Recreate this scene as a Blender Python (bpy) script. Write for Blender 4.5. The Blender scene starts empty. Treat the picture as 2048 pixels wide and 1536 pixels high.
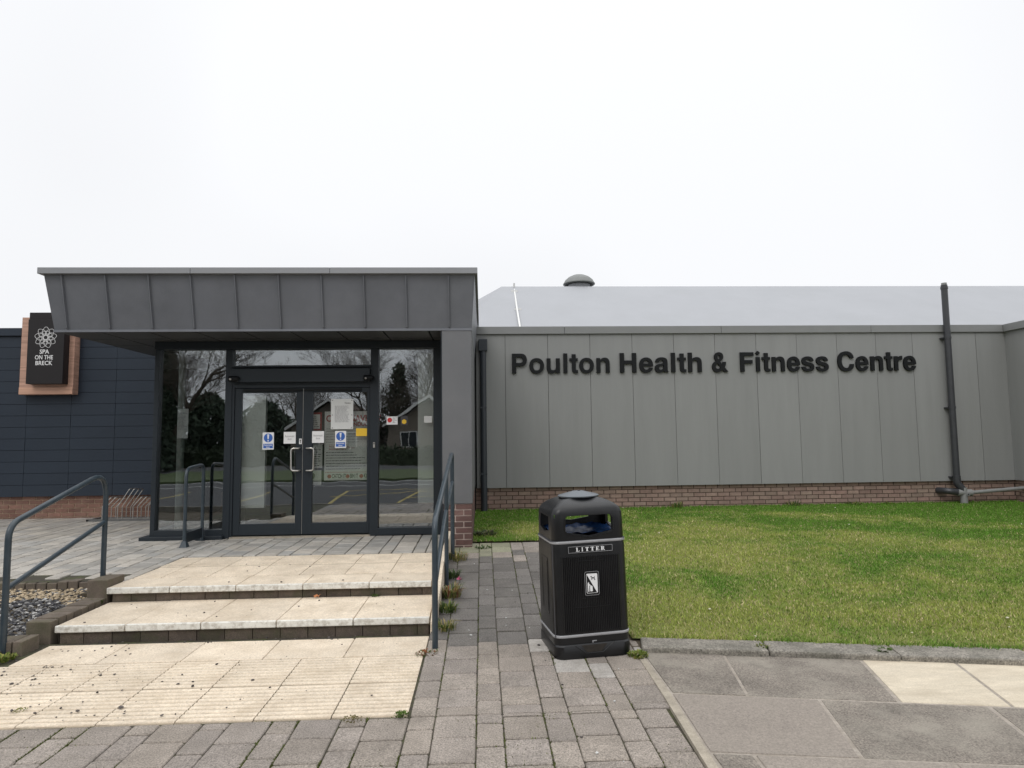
import bpy, bmesh, math, random
import numpy as np
from mathutils import Vector, Matrix
rnd = random.Random(7)
scene = bpy.context.scene
col = scene.collection
R = math.radians

# ------------------------------------------------------------------ camera, sky, sun, exposure
cam_d = bpy.data.cameras.new('camera'); cam = bpy.data.objects.new('camera', cam_d); col.objects.link(cam)
cam_d.sensor_width = 36.0; cam_d.lens = 1300/2048*36; cam_d.clip_start = .05; cam_d.clip_end = 900
yaw, pitch, roll = .0469, .0805, -.0120
F = Vector((math.sin(yaw)*math.cos(pitch), math.cos(yaw)*math.cos(pitch), math.sin(pitch)))
Rt = Vector((math.cos(yaw), -math.sin(yaw), 0)); U = Rt.cross(F)
r_ = Rt*math.cos(roll)+U*math.sin(roll); u_ = -Rt*math.sin(roll)+U*math.cos(roll)
M = Matrix((r_, u_, -F)).transposed().to_4x4(); M.translation = Vector((0, 0, 1.67))
cam.matrix_world = M
scene.camera = cam

world = bpy.data.worlds.new('World'); scene.world = world; world.use_nodes = True
nt = world.node_tree; N = nt.nodes; L = nt.links
for n in list(N): N.remove(n)
wo = N.new('ShaderNodeOutputWorld'); bg = N.new('ShaderNodeBackground'); L.new(bg.outputs[0], wo.inputs[0])
sky = N.new('ShaderNodeTexSky'); sky.sky_type = 'NISHITA'; sky.sun_disc = False
sky.sun_elevation = R(42); sky.sun_rotation = R(205); sky.dust_density = 4
hs = N.new('ShaderNodeHueSaturation'); hs.inputs['Saturation'].default_value = .5
L.new(sky.outputs[0], hs.inputs['Color'])
tc = N.new('ShaderNodeTexCoord'); sx = N.new('ShaderNodeSeparateXYZ'); L.new(tc.outputs['Generated'], sx.inputs[0])
rp = N.new('ShaderNodeValToRGB'); e = rp.color_ramp.elements          # overcast layer, brighter towards the zenith
e[0].position = 0; e[0].color = (.40, .40, .41, 1); e[1].position = 1; e[1].color = (1.15, 1.15, 1.15, 1)
for p_, c_ in ((.02, .44), (.28, .452), (.60, .475), (.85, .86)):
    k = e.new(p_); k.color = (c_*.982, c_*.994, c_*1.02, 1)
L.new(sx.outputs['Z'], rp.inputs[0])
nz = N.new('ShaderNodeTexNoise'); nz.inputs['Scale'].default_value = 1.1; nz.inputs['Detail'].default_value = 2.5
L.new(tc.outputs['Generated'], nz.inputs['Vector'])
mr = N.new('ShaderNodeMapRange'); mr.inputs['From Min'].default_value = .3; mr.inputs['From Max'].default_value = .62; mr.inputs['To Min'].default_value = 1.86; mr.inputs['To Max'].default_value = 2.14
L.new(nz.outputs[0], mr.inputs['Value'])
ml = N.new('ShaderNodeVectorMath'); ml.operation = 'SCALE'
L.new(rp.outputs[0], ml.inputs[0]); L.new(mr.outputs[0], ml.inputs['Scale'])
sc2 = N.new('ShaderNodeVectorMath'); sc2.operation = 'SCALE'; sc2.inputs['Scale'].default_value = .004
L.new(hs.outputs[0], sc2.inputs[0])
ad = N.new('ShaderNodeVectorMath'); ad.operation = 'ADD'
L.new(ml.outputs[0], ad.inputs[0]); L.new(sc2.outputs[0], ad.inputs[1])
L.new(ad.outputs[0], bg.inputs['Color']); bg.inputs['Strength'].default_value = 1.0

sun_d = bpy.data.lights.new('sun', 'SUN'); sun_d.energy = .8; sun_d.angle = R(22); sun_d.color = (1, .975, .94)
sun = bpy.data.objects.new('sun', sun_d); col.objects.link(sun)
sd = Vector((-math.sin(R(25))*math.cos(R(42)), -math.cos(R(25))*math.cos(R(42)), math.sin(R(42))))
sun.rotation_euler = sd.to_track_quat('Z', 'Y').to_euler()
vs = scene.view_settings; vs.view_transform = 'Standard'; vs.look = 'None'; vs.exposure = 0; vs.gamma = 1
vs.use_curve_mapping = False
scene.render.engine = 'CYCLES'; scene.cycles.max_bounces = 7; scene.cycles.transparent_max_bounces = 12

# ------------------------------------------------------------------ helpers
class MB:
    def __init__(s): s.v = []; s.f = []
    def add(s, vs_, fs):
        b = len(s.v); s.v += [tuple(p) for p in vs_]; s.f += [tuple(i+b for i in f) for f in fs]; return s
    def box(s, x0, x1, y0, y1, z0, z1):
        return s.add([(x0,y0,z0),(x1,y0,z0),(x1,y1,z0),(x0,y1,z0),(x0,y0,z1),(x1,y0,z1),(x1,y1,z1),(x0,y1,z1)],
            [(3,2,1,0),(4,5,6,7),(0,1,5,4),(1,2,6,5),(2,3,7,6),(3,0,4,7)])
    def hull8(s, b, t):                       # bottom quad b (ccw from above), top quad t
        return s.add(list(b)+list(t), [(3,2,1,0),(4,5,6,7),(0,1,5,4),(1,2,6,5),(2,3,7,6),(3,0,4,7)])
    def prism(s, poly, a0, a1, axis='z'):
        n = len(poly)
        def P(p, a):
            if axis == 'z': return (p[0], p[1], a)
            if axis == 'y': return (p[0], a, p[1])
            return (a, p[0], p[1])
        return s.add([P(p, a0) for p in poly]+[P(p, a1) for p in poly],
            [tuple(range(n))[::-1], tuple(range(n, 2*n))]+[(i, (i+1) % n, n+(i+1) % n, n+i) for i in range(n)])
    def chamf(s, x0, x1, y0, y1, z0, z1, c):  # slab with chamfered upper edge
        return s.add([(x0,y0,z0),(x1,y0,z0),(x1,y1,z0),(x0,y1,z0),(x0,y0,z1-c),(x1,y0,z1-c),(x1,y1,z1-c),(x0,y1,z1-c),
                      (x0+c,y0+c,z1),(x1-c,y0+c,z1),(x1-c,y1-c,z1),(x0+c,y1-c,z1)],
            [(3,2,1,0),(0,1,5,4),(1,2,6,5),(2,3,7,6),(3,0,4,7),(4,5,9,8),(5,6,10,9),(6,7,11,10),(7,4,8,11),(8,9,10,11)])
    def tube(s, path, rad, n=12, caps=True):
        P = [Vector(p) for p in path]; m = len(P)
        rads = rad if isinstance(rad, (list, tuple)) else [rad]*m
        up = None; rings = []
        for i in range(m):
            d = (P[min(i+1, m-1)]-P[max(i-1, 0)]).normalized()
            if up is None: up = Vector((0, 0, 1)) if abs(d.z) < .9 else Vector((0, 1, 0))
            a = d.cross(up).normalized(); b = a.cross(d).normalized(); up = b
            rings.append([P[i]+(a*math.cos(2*math.pi*k/n)+b*math.sin(2*math.pi*k/n))*rads[i] for k in range(n)])
        fs = []
        for i in range(m-1):
            for k in range(n):
                fs.append((i*n+k, i*n+(k+1) % n, (i+1)*n+(k+1) % n, (i+1)*n+k))
        if caps: fs.append(tuple(range(n))[::-1]); fs.append(tuple((m-1)*n+k for k in range(n)))
        return s.add([p for r in rings for p in r], fs)
    def lathe(s, prof, n=24, c=(0, 0, 0)):
        m = len(prof); vs_ = []; fs = []
        for (r, z) in prof:
            for k in range(n): vs_.append((c[0]+r*math.cos(2*math.pi*k/n), c[1]+r*math.sin(2*math.pi*k/n), c[2]+z))
        for i in range(m-1):
            for k in range(n): fs.append((i*n+k, i*n+(k+1) % n, (i+1)*n+(k+1) % n, (i+1)*n+k))
        fs.append(tuple(range(n))[::-1]); fs.append(tuple((m-1)*n+k for k in range(n)))
        return s.add(vs_, fs)
    def mesh(s, name, mat=None):
        me = bpy.data.meshes.new(name); me.from_pydata(s.v, [], s.f); me.update()
        if mat: me.materials.append(mat)
        return me
    def build(s, name, mat, parent=None, smooth=0, bevel=0, label=None):
        o = link(name, s.mesh(name, mat), parent)
        if smooth: shade(o.data, smooth)
        if bevel:
            b = o.modifiers.new('bevel', 'BEVEL'); b.width = bevel; b.segments = 2; b.limit_method = 'ANGLE'; b.angle_limit = R(40)
            b.harden_normals = False
        if label: o['label'] = label
        return o
def shade(me, ang=40):
    me.shade_smooth()
    try: me.set_sharp_from_angle(angle=R(ang))
    except Exception: pass
def wloc(o):
    v = Vector((0, 0, 0))
    while o is not None: v += o.location; o = o.parent
    return v
def link(name, data, parent=None, loc=None):
    o = bpy.data.objects.new(name, data); col.objects.link(o)
    if parent is not None:
        o.parent = parent; o.location = (Vector(loc) if loc is not None else Vector((0, 0, 0)))-wloc(parent)
    elif loc is not None: o.location = loc
    return o
def tag(o, label=None, cat=None, group=None, kind=None):
    if label: o['label'] = label
    if cat: o['category'] = cat
    if group: o['group'] = group
    if kind: o['kind'] = kind
    return o
def empty(name, loc, label=None, cat=None, group=None, kind=None):
    o = bpy.data.objects.new(name, None); col.objects.link(o); o.location = loc; o.empty_display_size = .1
    return tag(o, label, cat, group, kind)
def piece(name, me, parent, loc, rot=None, scale=None):
    o = bpy.data.objects.new(name, me); col.objects.link(o); o.parent = parent
    o.location = Vector(loc)-wloc(parent)
    if rot: o.rotation_euler = rot
    if scale: o.scale = scale
    return o

# ------------------------------------------------------------------ materials
def mat(name, c, rough=.6, metal=0, spec=.5, var=0, vscale=6, speck=0, sscale=220, bump=0, bscale=60, rand=0, dirt=None, dscale=2.5,
        damt=.5, coat=0, rand_src='object', stretch=None, coords='Object', hue=None, joints=None):
    m = bpy.data.materials.new(name); m.use_nodes = True; t = m.node_tree; Nn = t.nodes; Ln = t.links
    b = Nn['Principled BSDF']; b.inputs['Roughness'].default_value = rough; b.inputs['Metallic'].default_value = metal
    b.inputs['Specular IOR Level'].default_value = spec
    if coat: b.inputs['Coat Weight'].default_value = coat
    b.inputs['Base Color'].default_value = (*c, 1)
    tcn = Nn.new('ShaderNodeTexCoord')
    if coords == 'World':
        vec = Nn.new('ShaderNodeNewGeometry').outputs['Position']
    else: vec = tcn.outputs['Object']
    if rand_src == 'object' and rand and coords != 'World':
        oi0 = Nn.new('ShaderNodeObjectInfo'); av = Nn.new('ShaderNodeVectorMath'); av.operation = 'ADD'
        sc_ = Nn.new('ShaderNodeVectorMath'); sc_.operation = 'SCALE'; sc_.inputs['Scale'].default_value = 1
        Ln.new(oi0.outputs['Location'], sc_.inputs[0]); Ln.new(vec, av.inputs[0]); Ln.new(sc_.outputs[0], av.inputs[1]); vec = av.outputs[0]
    if stretch:
        mp = Nn.new('ShaderNodeMapping'); mp.inputs['Scale'].default_value = stretch; Ln.new(vec, mp.inputs['Vector']); vec = mp.outputs[0]
    cur = None
    def rgb(c_):
        n = Nn.new('ShaderNodeRGB'); n.outputs[0].default_value = (*c_, 1); return n.outputs[0]
    def noise(scale, detail=4, rgh=.6):
        n = Nn.new('ShaderNodeTexNoise'); n.inputs['Scale'].default_value = scale; n.inputs['Detail'].default_value = detail
        n.inputs['Roughness'].default_value = rgh; Ln.new(vec, n.inputs['Vector']); return n.outputs[0]
    def scalecol(cc, fac):
        v = Nn.new('ShaderNodeVectorMath'); v.operation = 'SCALE'; Ln.new(cc, v.inputs[0]); Ln.new(fac, v.inputs['Scale']); return v.outputs[0]
    def maprange(x, a, b_, lo, hi):
        n = Nn.new('ShaderNodeMapRange'); n.inputs['From Min'].default_value = a; n.inputs['From Max'].default_value = b_
        n.inputs['To Min'].default_value = lo; n.inputs['To Max'].default_value = hi; Ln.new(x, n.inputs['Value']); return n.outputs[0]
    def mix(f, a, b_):
        n = Nn.new('ShaderNodeMix'); n.data_type = 'RGBA'; Ln.new(f, n.inputs[0]); Ln.new(a, n.inputs[6]); Ln.new(b_, n.inputs[7]); return n.outputs[2]
    cur = rgb(c)
    if rand:
        if rand_src == 'object': rs = Nn.new('ShaderNodeObjectInfo').outputs['Random']
        else: rs = Nn.new('ShaderNodeNewGeometry').outputs['Random Per Island']
        if hue: cur = mix(rs, cur, rgb(hue))
        wn = Nn.new('ShaderNodeTexWhiteNoise'); wn.noise_dimensions = '1D'; Ln.new(rs, wn.inputs['W'])
        cur = scalecol(cur, maprange(wn.outputs['Value'], 0, 1, 1-rand, 1+rand))
    if var: cur = scalecol(cur, maprange(noise(vscale, 5), .25, .75, 1-var, 1+var))
    if speck: cur = scalecol(cur, maprange(noise(sscale, 2, .8), .3, .7, 1-speck, 1+speck))
    if dirt: cur = mix(maprange(noise(dscale, 6, .7), .45, .75, 0, damt), cur, rgb(dirt))
    Ln.new(cur, b.inputs['Base Color'])
    if bump:
        bn = Nn.new('ShaderNodeBump'); bn.inputs['Strength'].default_value = bump; bn.inputs['Distance'].default_value = .004
        Ln.new(noise(bscale, 4), bn.inputs['Height']); Ln.new(bn.outputs[0], b.inputs['Normal'])
    return m

PAV = (.262, .227, .192)
m_paver = mat('paver_concrete', PAV, .85, var=.16, vscale=5, speck=.55, sscale=110, bump=.8, bscale=120, rand=.11, hue=(.245, .215, .19), dirt=(.13, .112, .09), dscale=3, damt=.5)
m_paver_nr = mat('paver_concrete_near', PAV, .85, var=.16, vscale=5, speck=.3, sscale=110, rand=.13, hue=(.235, .215, .205), rand_src='island', coords='World')
m_paver_pl = mat('plaza_paver_concrete', (.43, .395, .345), .6, var=.18, vscale=5, speck=.30, sscale=200, bump=.5, bscale=180, rand=.13, hue=(.33, .32, .30), dirt=(.20, .185, .16), dscale=3, damt=.45)  # base colour lightened to carry the paving's low-angle sheen
m_paver_plf = mat('plaza_paver_far', (.39, .355, .305), .6, var=.18, vscale=5, speck=.3, sscale=200, rand=.14, hue=(.30, .285, .265), rand_src='island', coords='World', dirt=(.13, .12, .10), dscale=1.6, damt=.75)  # far plaza pavers, same sheen lightened into the colour
m_paver_far = mat('paver_concrete_far', (.125, .115, .104), .85, var=.16, vscale=5, speck=.3, sscale=240, rand=.13, hue=(.17, .158, .145), rand_src='island', coords='World', dirt=(.22, .205, .18), dscale=3, damt=.35)
m_paver_dk = mat('paver_dark_algae', (.105, .096, .087), .85, var=.2, vscale=5, speck=.6, sscale=110, bump=.8, bscale=120, rand=.16, hue=(.135, .124, .114), dirt=(.17, .16, .14), dscale=4, damt=.5)
m_paver_lt = mat('paver_pale_cement', (.38, .355, .325), .85, var=.2, vscale=9, speck=.3, sscale=110, bump=.8, bscale=120, rand=.12, dirt=(.2, .18, .15), dscale=6, damt=.6)
m_paver_gr = mat('paver_green_algae', (.24, .235, .165), .85, var=.2, vscale=6, speck=.4, sscale=110, bump=.8, bscale=120, rand=.12, dirt=(.16, .17, .09), dscale=5, damt=.6)
m_joint = mat('joint_moss', (.045, .038, .028), .95, var=.3, vscale=30, dirt=(.07, .085, .02), dscale=9, damt=.9, coords='World')
m_cream = mat('cream_slab', (.625, .535, .42), .8, var=.13, vscale=3.2, speck=.22, sscale=70, bump=.5, bscale=110, rand=.07, dirt=(.42, .335, .235), dscale=3.6, damt=.7)
m_groove = mat('cream_groove_dirt', (.34, .275, .20), .9, var=.4, vscale=9, dirt=(.10, .075, .05), dscale=6, damt=1.0, bump=.3)  # patchy dirt colour that also paints in groove shade between the ribs
m_white = mat('white_nosing_paint', (.68, .67, .62), .6, var=.06, vscale=12, dirt=(.25, .21, .16), dscale=22, damt=.9, bump=.5, bscale=90, rand=.04)
m_riser = mat('riser_block', (.085, .066, .052), .9, var=.3, vscale=11, speck=.3, sscale=120, bump=.8, bscale=70, rand=.35, dirt=(.05, .06, .02), dscale=6, damt=.6)
m_edge = mat('edging_block', (.125, .10, .078), .9, var=.22, vscale=12, speck=.22, sscale=180, bump=.7, bscale=90, rand=.14, dirt=(.06, .07, .025), dscale=5, damt=.6)
m_flag = mat('flagstone_grey', (.172, .150, .126), .85, var=.3, vscale=3, speck=.6, sscale=90, bump=.7, bscale=150, rand=.05, dirt=(.29, .265, .22), dscale=2.6, damt=.9)
m_flagp = mat('flagstone_pinkish', (.262, .228, .195), .85, var=.2, vscale=3, speck=.3, sscale=90, bump=.6, bscale=150, rand=.05, dirt=(.17, .15, .125), dscale=3, damt=.7)
m_flagy = mat('flagstone_cream', (.54, .475, .37), .8, var=.14, vscale=3, speck=.2, sscale=80, bump=.5, bscale=100, rand=.06, dirt=(.38, .32, .235), dscale=2.2, damt=.8, stretch=(1, 3, 1))
m_mortar = mat('pointing_mortar', (.315, .28, .24), .95, var=.28, vscale=18, speck=.2, sscale=200, bump=.8, bscale=70, coords='World', dirt=(.16, .13, .09), dscale=8, damt=.6)
m_kerb = mat('kerb_concrete', (.205, .188, .160), .9, var=.3, vscale=7, speck=.6, sscale=80, bump=1.0, bscale=60, rand=.06, dirt=(.075, .075, .055), dscale=4, damt=.7)
m_strip = mat('concrete_strip', (.34, .30, .24), .9, var=.22, vscale=9, speck=.2, sscale=160, bump=.8, bscale=80, coords='World', dirt=(.14, .12, .09), dscale=7, damt=.6)
m_asph = mat('asphalt', (.05, .05, .052), .9, var=.2, vscale=1.5, speck=.4, sscale=90, bump=.6, bscale=120, coords='World')
m_yel = mat('yellow_road_paint', (.36, .28, .07), .7, var=.2, vscale=12, coords='World', dirt=(.1, .09, .06), dscale=10, damt=.5)
m_wht = mat('white_road_paint', (.6, .6, .58), .7, var=.2, vscale=12, coords='World')
m_soil = mat('soil', (.07, .055, .035), .95, var=.3, vscale=8, bump=.8, bscale=30, coords='World')
m_turf = mat('turf_base', (.13, .15, .035), .95, var=.3, vscale=5, dirt=(.24, .21, .08), dscale=2, damt=.8, coords='World')
m_brick = mat('red_brick', (.265, .175, .145), .9, var=.2, vscale=14, speck=.2, sscale=140, bump=.6, bscale=70, rand=.17, hue=(.27, .20, .16), dirt=(.24, .19, .15), dscale=5, damt=.5)
m_brickl = mat('red_brown_brick', (.205, .112, .085), .9, var=.2, vscale=14, speck=.2, sscale=140, bump=.6, bscale=70, rand=.25, hue=(.155, .08, .06), dirt=(.30, .22, .17), dscale=5, damt=.3)
m_brickd = mat('dark_red_brick', (.095, .052, .046), .9, var=.22, vscale=14, speck=.2, sscale=140, bump=.6, bscale=70, rand=.3, hue=(.14, .085, .075))
m_mort = mat('brick_mortar', (.42, .31, .22), .95, var=.15, vscale=20, coords='World', bump=.5)
m_mortp = mat('pillar_mortar', (.58, .48, .43), .95, var=.15, vscale=20, coords='World', bump=.5)
m_mortd = mat('recessed_mortar', (.075, .052, .042), .95, var=.2, vscale=20, coords='World', bump=.5)
m_clad = mat('grey_green_cladding', (.252, .256, .252), .5, spec=.35, var=.05, vscale=2.2, rand=.04, dirt=(.195, .198, .192), dscale=2.6, damt=.32, stretch=(1.6, 1, .16))
m_cladc = mat('grey_coping', (.215, .219, .218), .4, spec=.4, var=.05, vscale=3, rand=.02)
m_dclad = mat('navy_grey_cladding', (.020, .029, .043), .5, spec=.3, var=.07, vscale=1.5, rand=.035)
m_gap = mat('panel_gap', (.02, .02, .022), .9)
m_zinc = mat('zinc_fascia', (.166, .174, .194), .38, metal=.25, spec=.5, var=.12, vscale=1.7, dirt=(.225, .235, .255), dscale=1.6, damt=.5, rand=.02)
m_zincp = mat('zinc_pillar_sheet', (.150, .153, .160), .42, metal=.2, spec=.5, var=.06, vscale=2.2, dirt=(.19, .19, .195), dscale=1.6, damt=.5)
m_zcap = mat('zinc_coping', (.25, .256, .268), .38, metal=.2, spec=.5, var=.04, vscale=2, rand=.02)
m_soff = mat('soffit_board', (.055, .056, .056), .5, var=.08, vscale=2, rand=.05)
m_frame = mat('anthracite_aluminium', (.019, .025, .031), .4, spec=.32, var=.05, vscale=3)
m_rail = mat('blue_grey_rail_paint', (.028, .042, .054), .36, spec=.4, var=.12, vscale=9, bump=.15, bscale=120, coat=.15, dirt=(.10, .11, .11), dscale=12, damt=.25)
m_steel = mat('brushed_steel', (.62, .60, .56), .28, metal=1)
m_galvd = mat('dull_steel_bar', (.12, .12, .118), .6, metal=.2, var=.15, vscale=10)
m_galv = mat('galvanised_steel', (.42, .41, .39), .45, metal=.8, var=.15, vscale=10)
m_roof = mat('pale_roof_sheet', (.315, .325, .345), .55, var=.04, vscale=.9, rand=0, coords='World', dirt=(.285, .295, .31), dscale=.7, damt=.6)
m_vent = mat('vent_cowl', (.17, .178, .172), .5, var=.15, vscale=4)
m_ventd = mat('vent_dark', (.02, .022, .02), .7)
m_pipe = mat('dark_grey_plastic_pipe', (.040, .042, .047), .38, var=.2, vscale=5)
m_pipel = mat('grey_plastic_pipe', (.24, .245, .24), .5, var=.15, vscale=6, dirt=(.12, .12, .11), dscale=7, damt=.5)
m_dpipe = mat('anthracite_pipe', (.028, .034, .042), .45, var=.1, vscale=4)
m_letter = mat('black_letter', (.008, .009, .010), .55, spec=.2, var=.2, vscale=8)
m_wood = mat('wood_effect_laminate', (.50, .30, .22), .5, var=.30, vscale=5, stretch=(.3, 1, 8), dirt=(.27, .15, .11), dscale=2.2, damt=.8)
m_woodr = mat('wood_effect_rail', (.56, .33, .23), .5, var=.22, vscale=5, stretch=(.3, 1, 8), dirt=(.36, .20, .14), dscale=2.2, damt=.7)
m_black = mat('sign_black', (.014, .012, .013), .5, spec=.3, var=.05, vscale=3)
m_print = mat('white_print', (.75, .75, .75), .6)
m_paper = mat('paper', (.62, .63, .62), .7, var=.03, vscale=8)
m_paperg = mat('poster_paper_grey', (.86, .86, .82), .7, var=.05, vscale=5)
m_ink = mat('ink_black', (.05, .05, .055), .7)
m_inkg = mat('ink_grey', (.28, .28, .29), .7)
m_inkr = mat('ink_dark_red', (.42, .03, .03), .7)
m_blue = mat('sign_blue', (.03, .115, .42), .5)
m_red = mat('sign_red', (.55, .03, .03), .5)
m_yell = mat('sign_yellow', (.72, .46, .03), .5)
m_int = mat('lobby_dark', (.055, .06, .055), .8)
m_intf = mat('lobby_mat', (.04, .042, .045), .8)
m_intw = mat('lobby_white_panel', (.90, .91, .87), .7, var=.03, vscale=2)
m_bin = mat('black_bin_plastic', (.0052, .0056, .0066), .29, spec=.45, var=.2, vscale=14, bump=.3, bscale=220, dirt=(.016, .0165, .017), dscale=5, damt=.5)
m_binlid = mat('bin_lid_scuffed', (.10, .115, .13), .38, var=.15, vscale=12)  # blue-grey, paler than the bin body
m_band = mat('bin_silver_band', (.30, .30, .31), .45, var=.12, vscale=15)
m_bag = mat('blue_liner', (.012, .055, .18), .35, var=.35, vscale=10, bump=1, bscale=14)
m_gold = mat('plate_gold', (.5, .48, .42), .5)
m_rust = mat('bin_recess_dirt', (.022, .018, .014), .9, var=.4, vscale=30)
m_bark = mat('bark', (.075, .06, .045), .95, var=.3, vscale=12, bump=1, bscale=20)
m_conif = mat('conifer_foliage', (.050, .072, .045), .9, var=.4, vscale=3)
m_hedge = mat('hedge_foliage', (.03, .045, .02), .9, var=.5, vscale=4, coords='World')
m_hwall = mat('bungalow_render', (.20, .17, .14), .85, var=.05)
m_hroof = mat('bungalow_roof_tiles', (.13, .085, .07), .85, var=.2, vscale=4)
m_barge = mat('white_bargeboard', (.7, .7, .68), .5)
m_hglass = mat('house_window_glass', (.03, .035, .04), .1)

def attr_mat(name, rough=.9, trans=0):
    m = bpy.data.materials.new(name); m.use_nodes = True; t = m.node_tree; b = t.nodes['Principled BSDF']
    a = t.nodes.new('ShaderNodeAttribute'); a.attribute_name = 'tint'; t.links.new(a.outputs['Color'], b.inputs['Base Color'])
    b.inputs['Roughness'].default_value = rough; b.inputs['Specular IOR Level'].default_value = .25
    return m
m_blade = attr_mat('grass_blades', .75); m_stone = attr_mat('loose_stones', .8); m_leaf = attr_mat('weed_leaves', .7)

def glass_mat():
    m = bpy.data.materials.new('window_glass'); m.use_nodes = True; t = m.node_tree; Nn = t.nodes
    for n in list(Nn): Nn.remove(n)
    o = Nn.new('ShaderNodeOutputMaterial'); mx = Nn.new('ShaderNodeMixShader'); tr = Nn.new('ShaderNodeBsdfTransparent')
    gl = Nn.new('ShaderNodeBsdfGlossy'); gl.inputs['Roughness'].default_value = .008; gl.inputs['Color'].default_value = (.92, .96, 1, 1)
    tr.inputs['Color'].default_value = (.94, .955, .945, 1)
    fr = Nn.new('ShaderNodeFresnel'); fr.inputs['IOR'].default_value = 1.5
    ma = Nn.new('ShaderNodeMath'); ma.operation = 'ADD'; ma.inputs[1].default_value = .15
    nz_ = Nn.new('ShaderNodeTexNoise'); nz_.inputs['Scale'].default_value = 1.3
    bp = Nn.new('ShaderNodeBump'); bp.inputs['Strength'].default_value = .03; bp.inputs['Distance'].default_value = .05
    tcn = Nn.new('ShaderNodeTexCoord'); t.links.new(tcn.outputs['Object'], nz_.inputs['Vector'])
    t.links.new(nz_.outputs[0], bp.inputs['Height']); t.links.new(bp.outputs[0], gl.inputs['Normal'])
    t.links.new(fr.outputs[0], ma.inputs[0]); t.links.new(ma.outputs[0], mx.inputs[0])
    t.links.new(tr.outputs[0], mx.inputs[1]); t.links.new(gl.outputs[0], mx.inputs[2]); t.links.new(mx.outputs[0], o.inputs[0])
    return m
m_glass = glass_mat()

# ------------------------------------------------------------------ ground levels
def interp(Y, pts):
    if Y <= pts[0][0]: return pts[0][1]
    for (a, za), (b, zb) in zip(pts, pts[1:]):
        if Y <= b: return za+(zb-za)*(Y-a)/(b-a)
    return pts[-1][1]
def path_z(Y): return interp(Y, [(1.5, -.03), (5.0, .0), (5.5, .015), (6.9, .14), (7.9, .225), (8.7, .27), (12, .31)])
def plaza_z(Y): return .27+.01*(Y-6.5)
def kerb_y(X): return 5.37-(X-1.2)*.207
def lawn_z(X, Y): return path_z(Y if X < 1.3 else Y+(5.37-kerb_y(X))*max(0, min(1, (8.5-Y)/3)))+.02

# ------------------------------------------------------------------ ground, car park
g = MB().box(-300, 300, -300, 300, -.6, -.16).build('ground', m_soil); tag(g, kind='structure')
cp = MB().box(-16, 22, -9, 1.5, -.3, -.105).build('car_park', m_asph); tag(cp, kind='structure')
for (x0, y0, x1, y1) in [(-9.6, 1.3, -9.9, -4), (-6.9, 1.3, -7.2, -4), (-4.1, 1.3, -4.6, -4), (-2.35, 1.3, -2.1, -3.4), (.3, 1.3, 0, -4), (2.8, 1.3, 2.5, -4), (-4.6, -4, 3.0, -4), (-4.6, -1.4, -2.2, -3.2), (-2.3, -.6, .1, -2.6), (-2.2, -3.2, .1, -1.0)]:
    d = Vector((x1-x0, y1-y0)).normalized()*.05; nrm = Vector((-d.y, d.x))
    MB().prism([(x0-nrm.x, y0-nrm.y), (x1-nrm.x, y1-nrm.y), (x1+nrm.x, y1+nrm.y), (x0+nrm.x, y0+nrm.y)][::-1], -.105, -.101).build('bay_line', m_yel, cp)
for y in (-6.3, -8.4): MB().box(-14, 18, y, y+.09, -.105, -.101).build('white_line', m_wht, cp)
m_verge = mat('verge_grass', (.05, .072, .02), .95, var=.4, vscale=3, coords='World')
vg = MB().box(-40, 40, -17, -9, -.3, -.02).build('grass_verge', m_verge); tag(vg, kind='structure')
rd = MB().box(-60, 60, -24, -17, -.3, -.10).build('road', m_asph); tag(rd, kind='structure')
kb = MB().box(-16, 22, 1.5, 1.62, -.3, -.02).build('car_park_kerb', m_kerb); tag(kb, kind='structure')

# ------------------------------------------------------------------ brick-like paving
PER = .405; WN, WW = .157, .248; X0 = -.047        # column pair: wide [X0-.248,X0], narrow [X0-.405,X0-.248]
LEN = .285; GAP = .007
def columns(xa, xb):
    out = []; k = int((xa-X0)//PER)-1
    while True:
        b = X0+k*PER
        for (l, r) in ((b-PER, b-PER+WN), (b-PER+WN, b)):
            if r > xa+.02 and l < xb-.02: out.append((max(l, xa), min(r, xb)))
        if b > xb: break
        k += 1
    return out
mesh_cache = {}
def paver_mesh(w, l, m=None, h=.06, v=0):
    key = (round(w, 3), round(l, 3), m.name if m else '', h, v)
    if key not in mesh_cache:
        q = random.Random(hash(key[:2]) % 1000+v*17)
        b = MB(); c = .006
        j = lambda: q.uniform(-.0025, .0025)
        g_ = .0065 if m is m_paver_pl else GAP/2
        x0, x1, y0, y1 = -w/2+g_, w/2-g_, -l/2+.0065+(.002 if m is m_paver_pl else 0), l/2-.0065
        cs = [(x0+j(), y0+j()), (x1+j(), y0+j()), (x1+j(), y1+j()), (x0+j(), y1+j())]
        # small cut corners make worn edges
        k = .010
        poly = []
        for i in range(4):
            p = Vector(cs[i]); a = Vector(cs[i-1]); d = Vector(cs[(i+1) % 4])
            poly.append(p+(a-p).normalized()*k*q.uniform(.5, 1.3)); poly.append(p+(d-p).normalized()*k*q.uniform(.5, 1.3))
        n = 8; cen = Vector((0, 0))
        ins = [p*(1-c/ max(.05, p.length)*1.2) for p in poly]
        b.v = [(p.x, p.y, -h) for p in poly]+[(p.x, p.y, -c) for p in poly]+[(p.x, p.y, 0) for p in ins]
        b.f = [(i, (i+1) % n, n+(i+1) % n, n+i) for i in range(n)]+[(n+i, n+(i+1) % n, 2*n+(i+1) % n, 2*n+i) for i in range(n)]+[tuple(range(2*n, 3*n))]
        mesh_cache[key] = b.mesh('paver', m)
    return mesh_cache[key]
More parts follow.
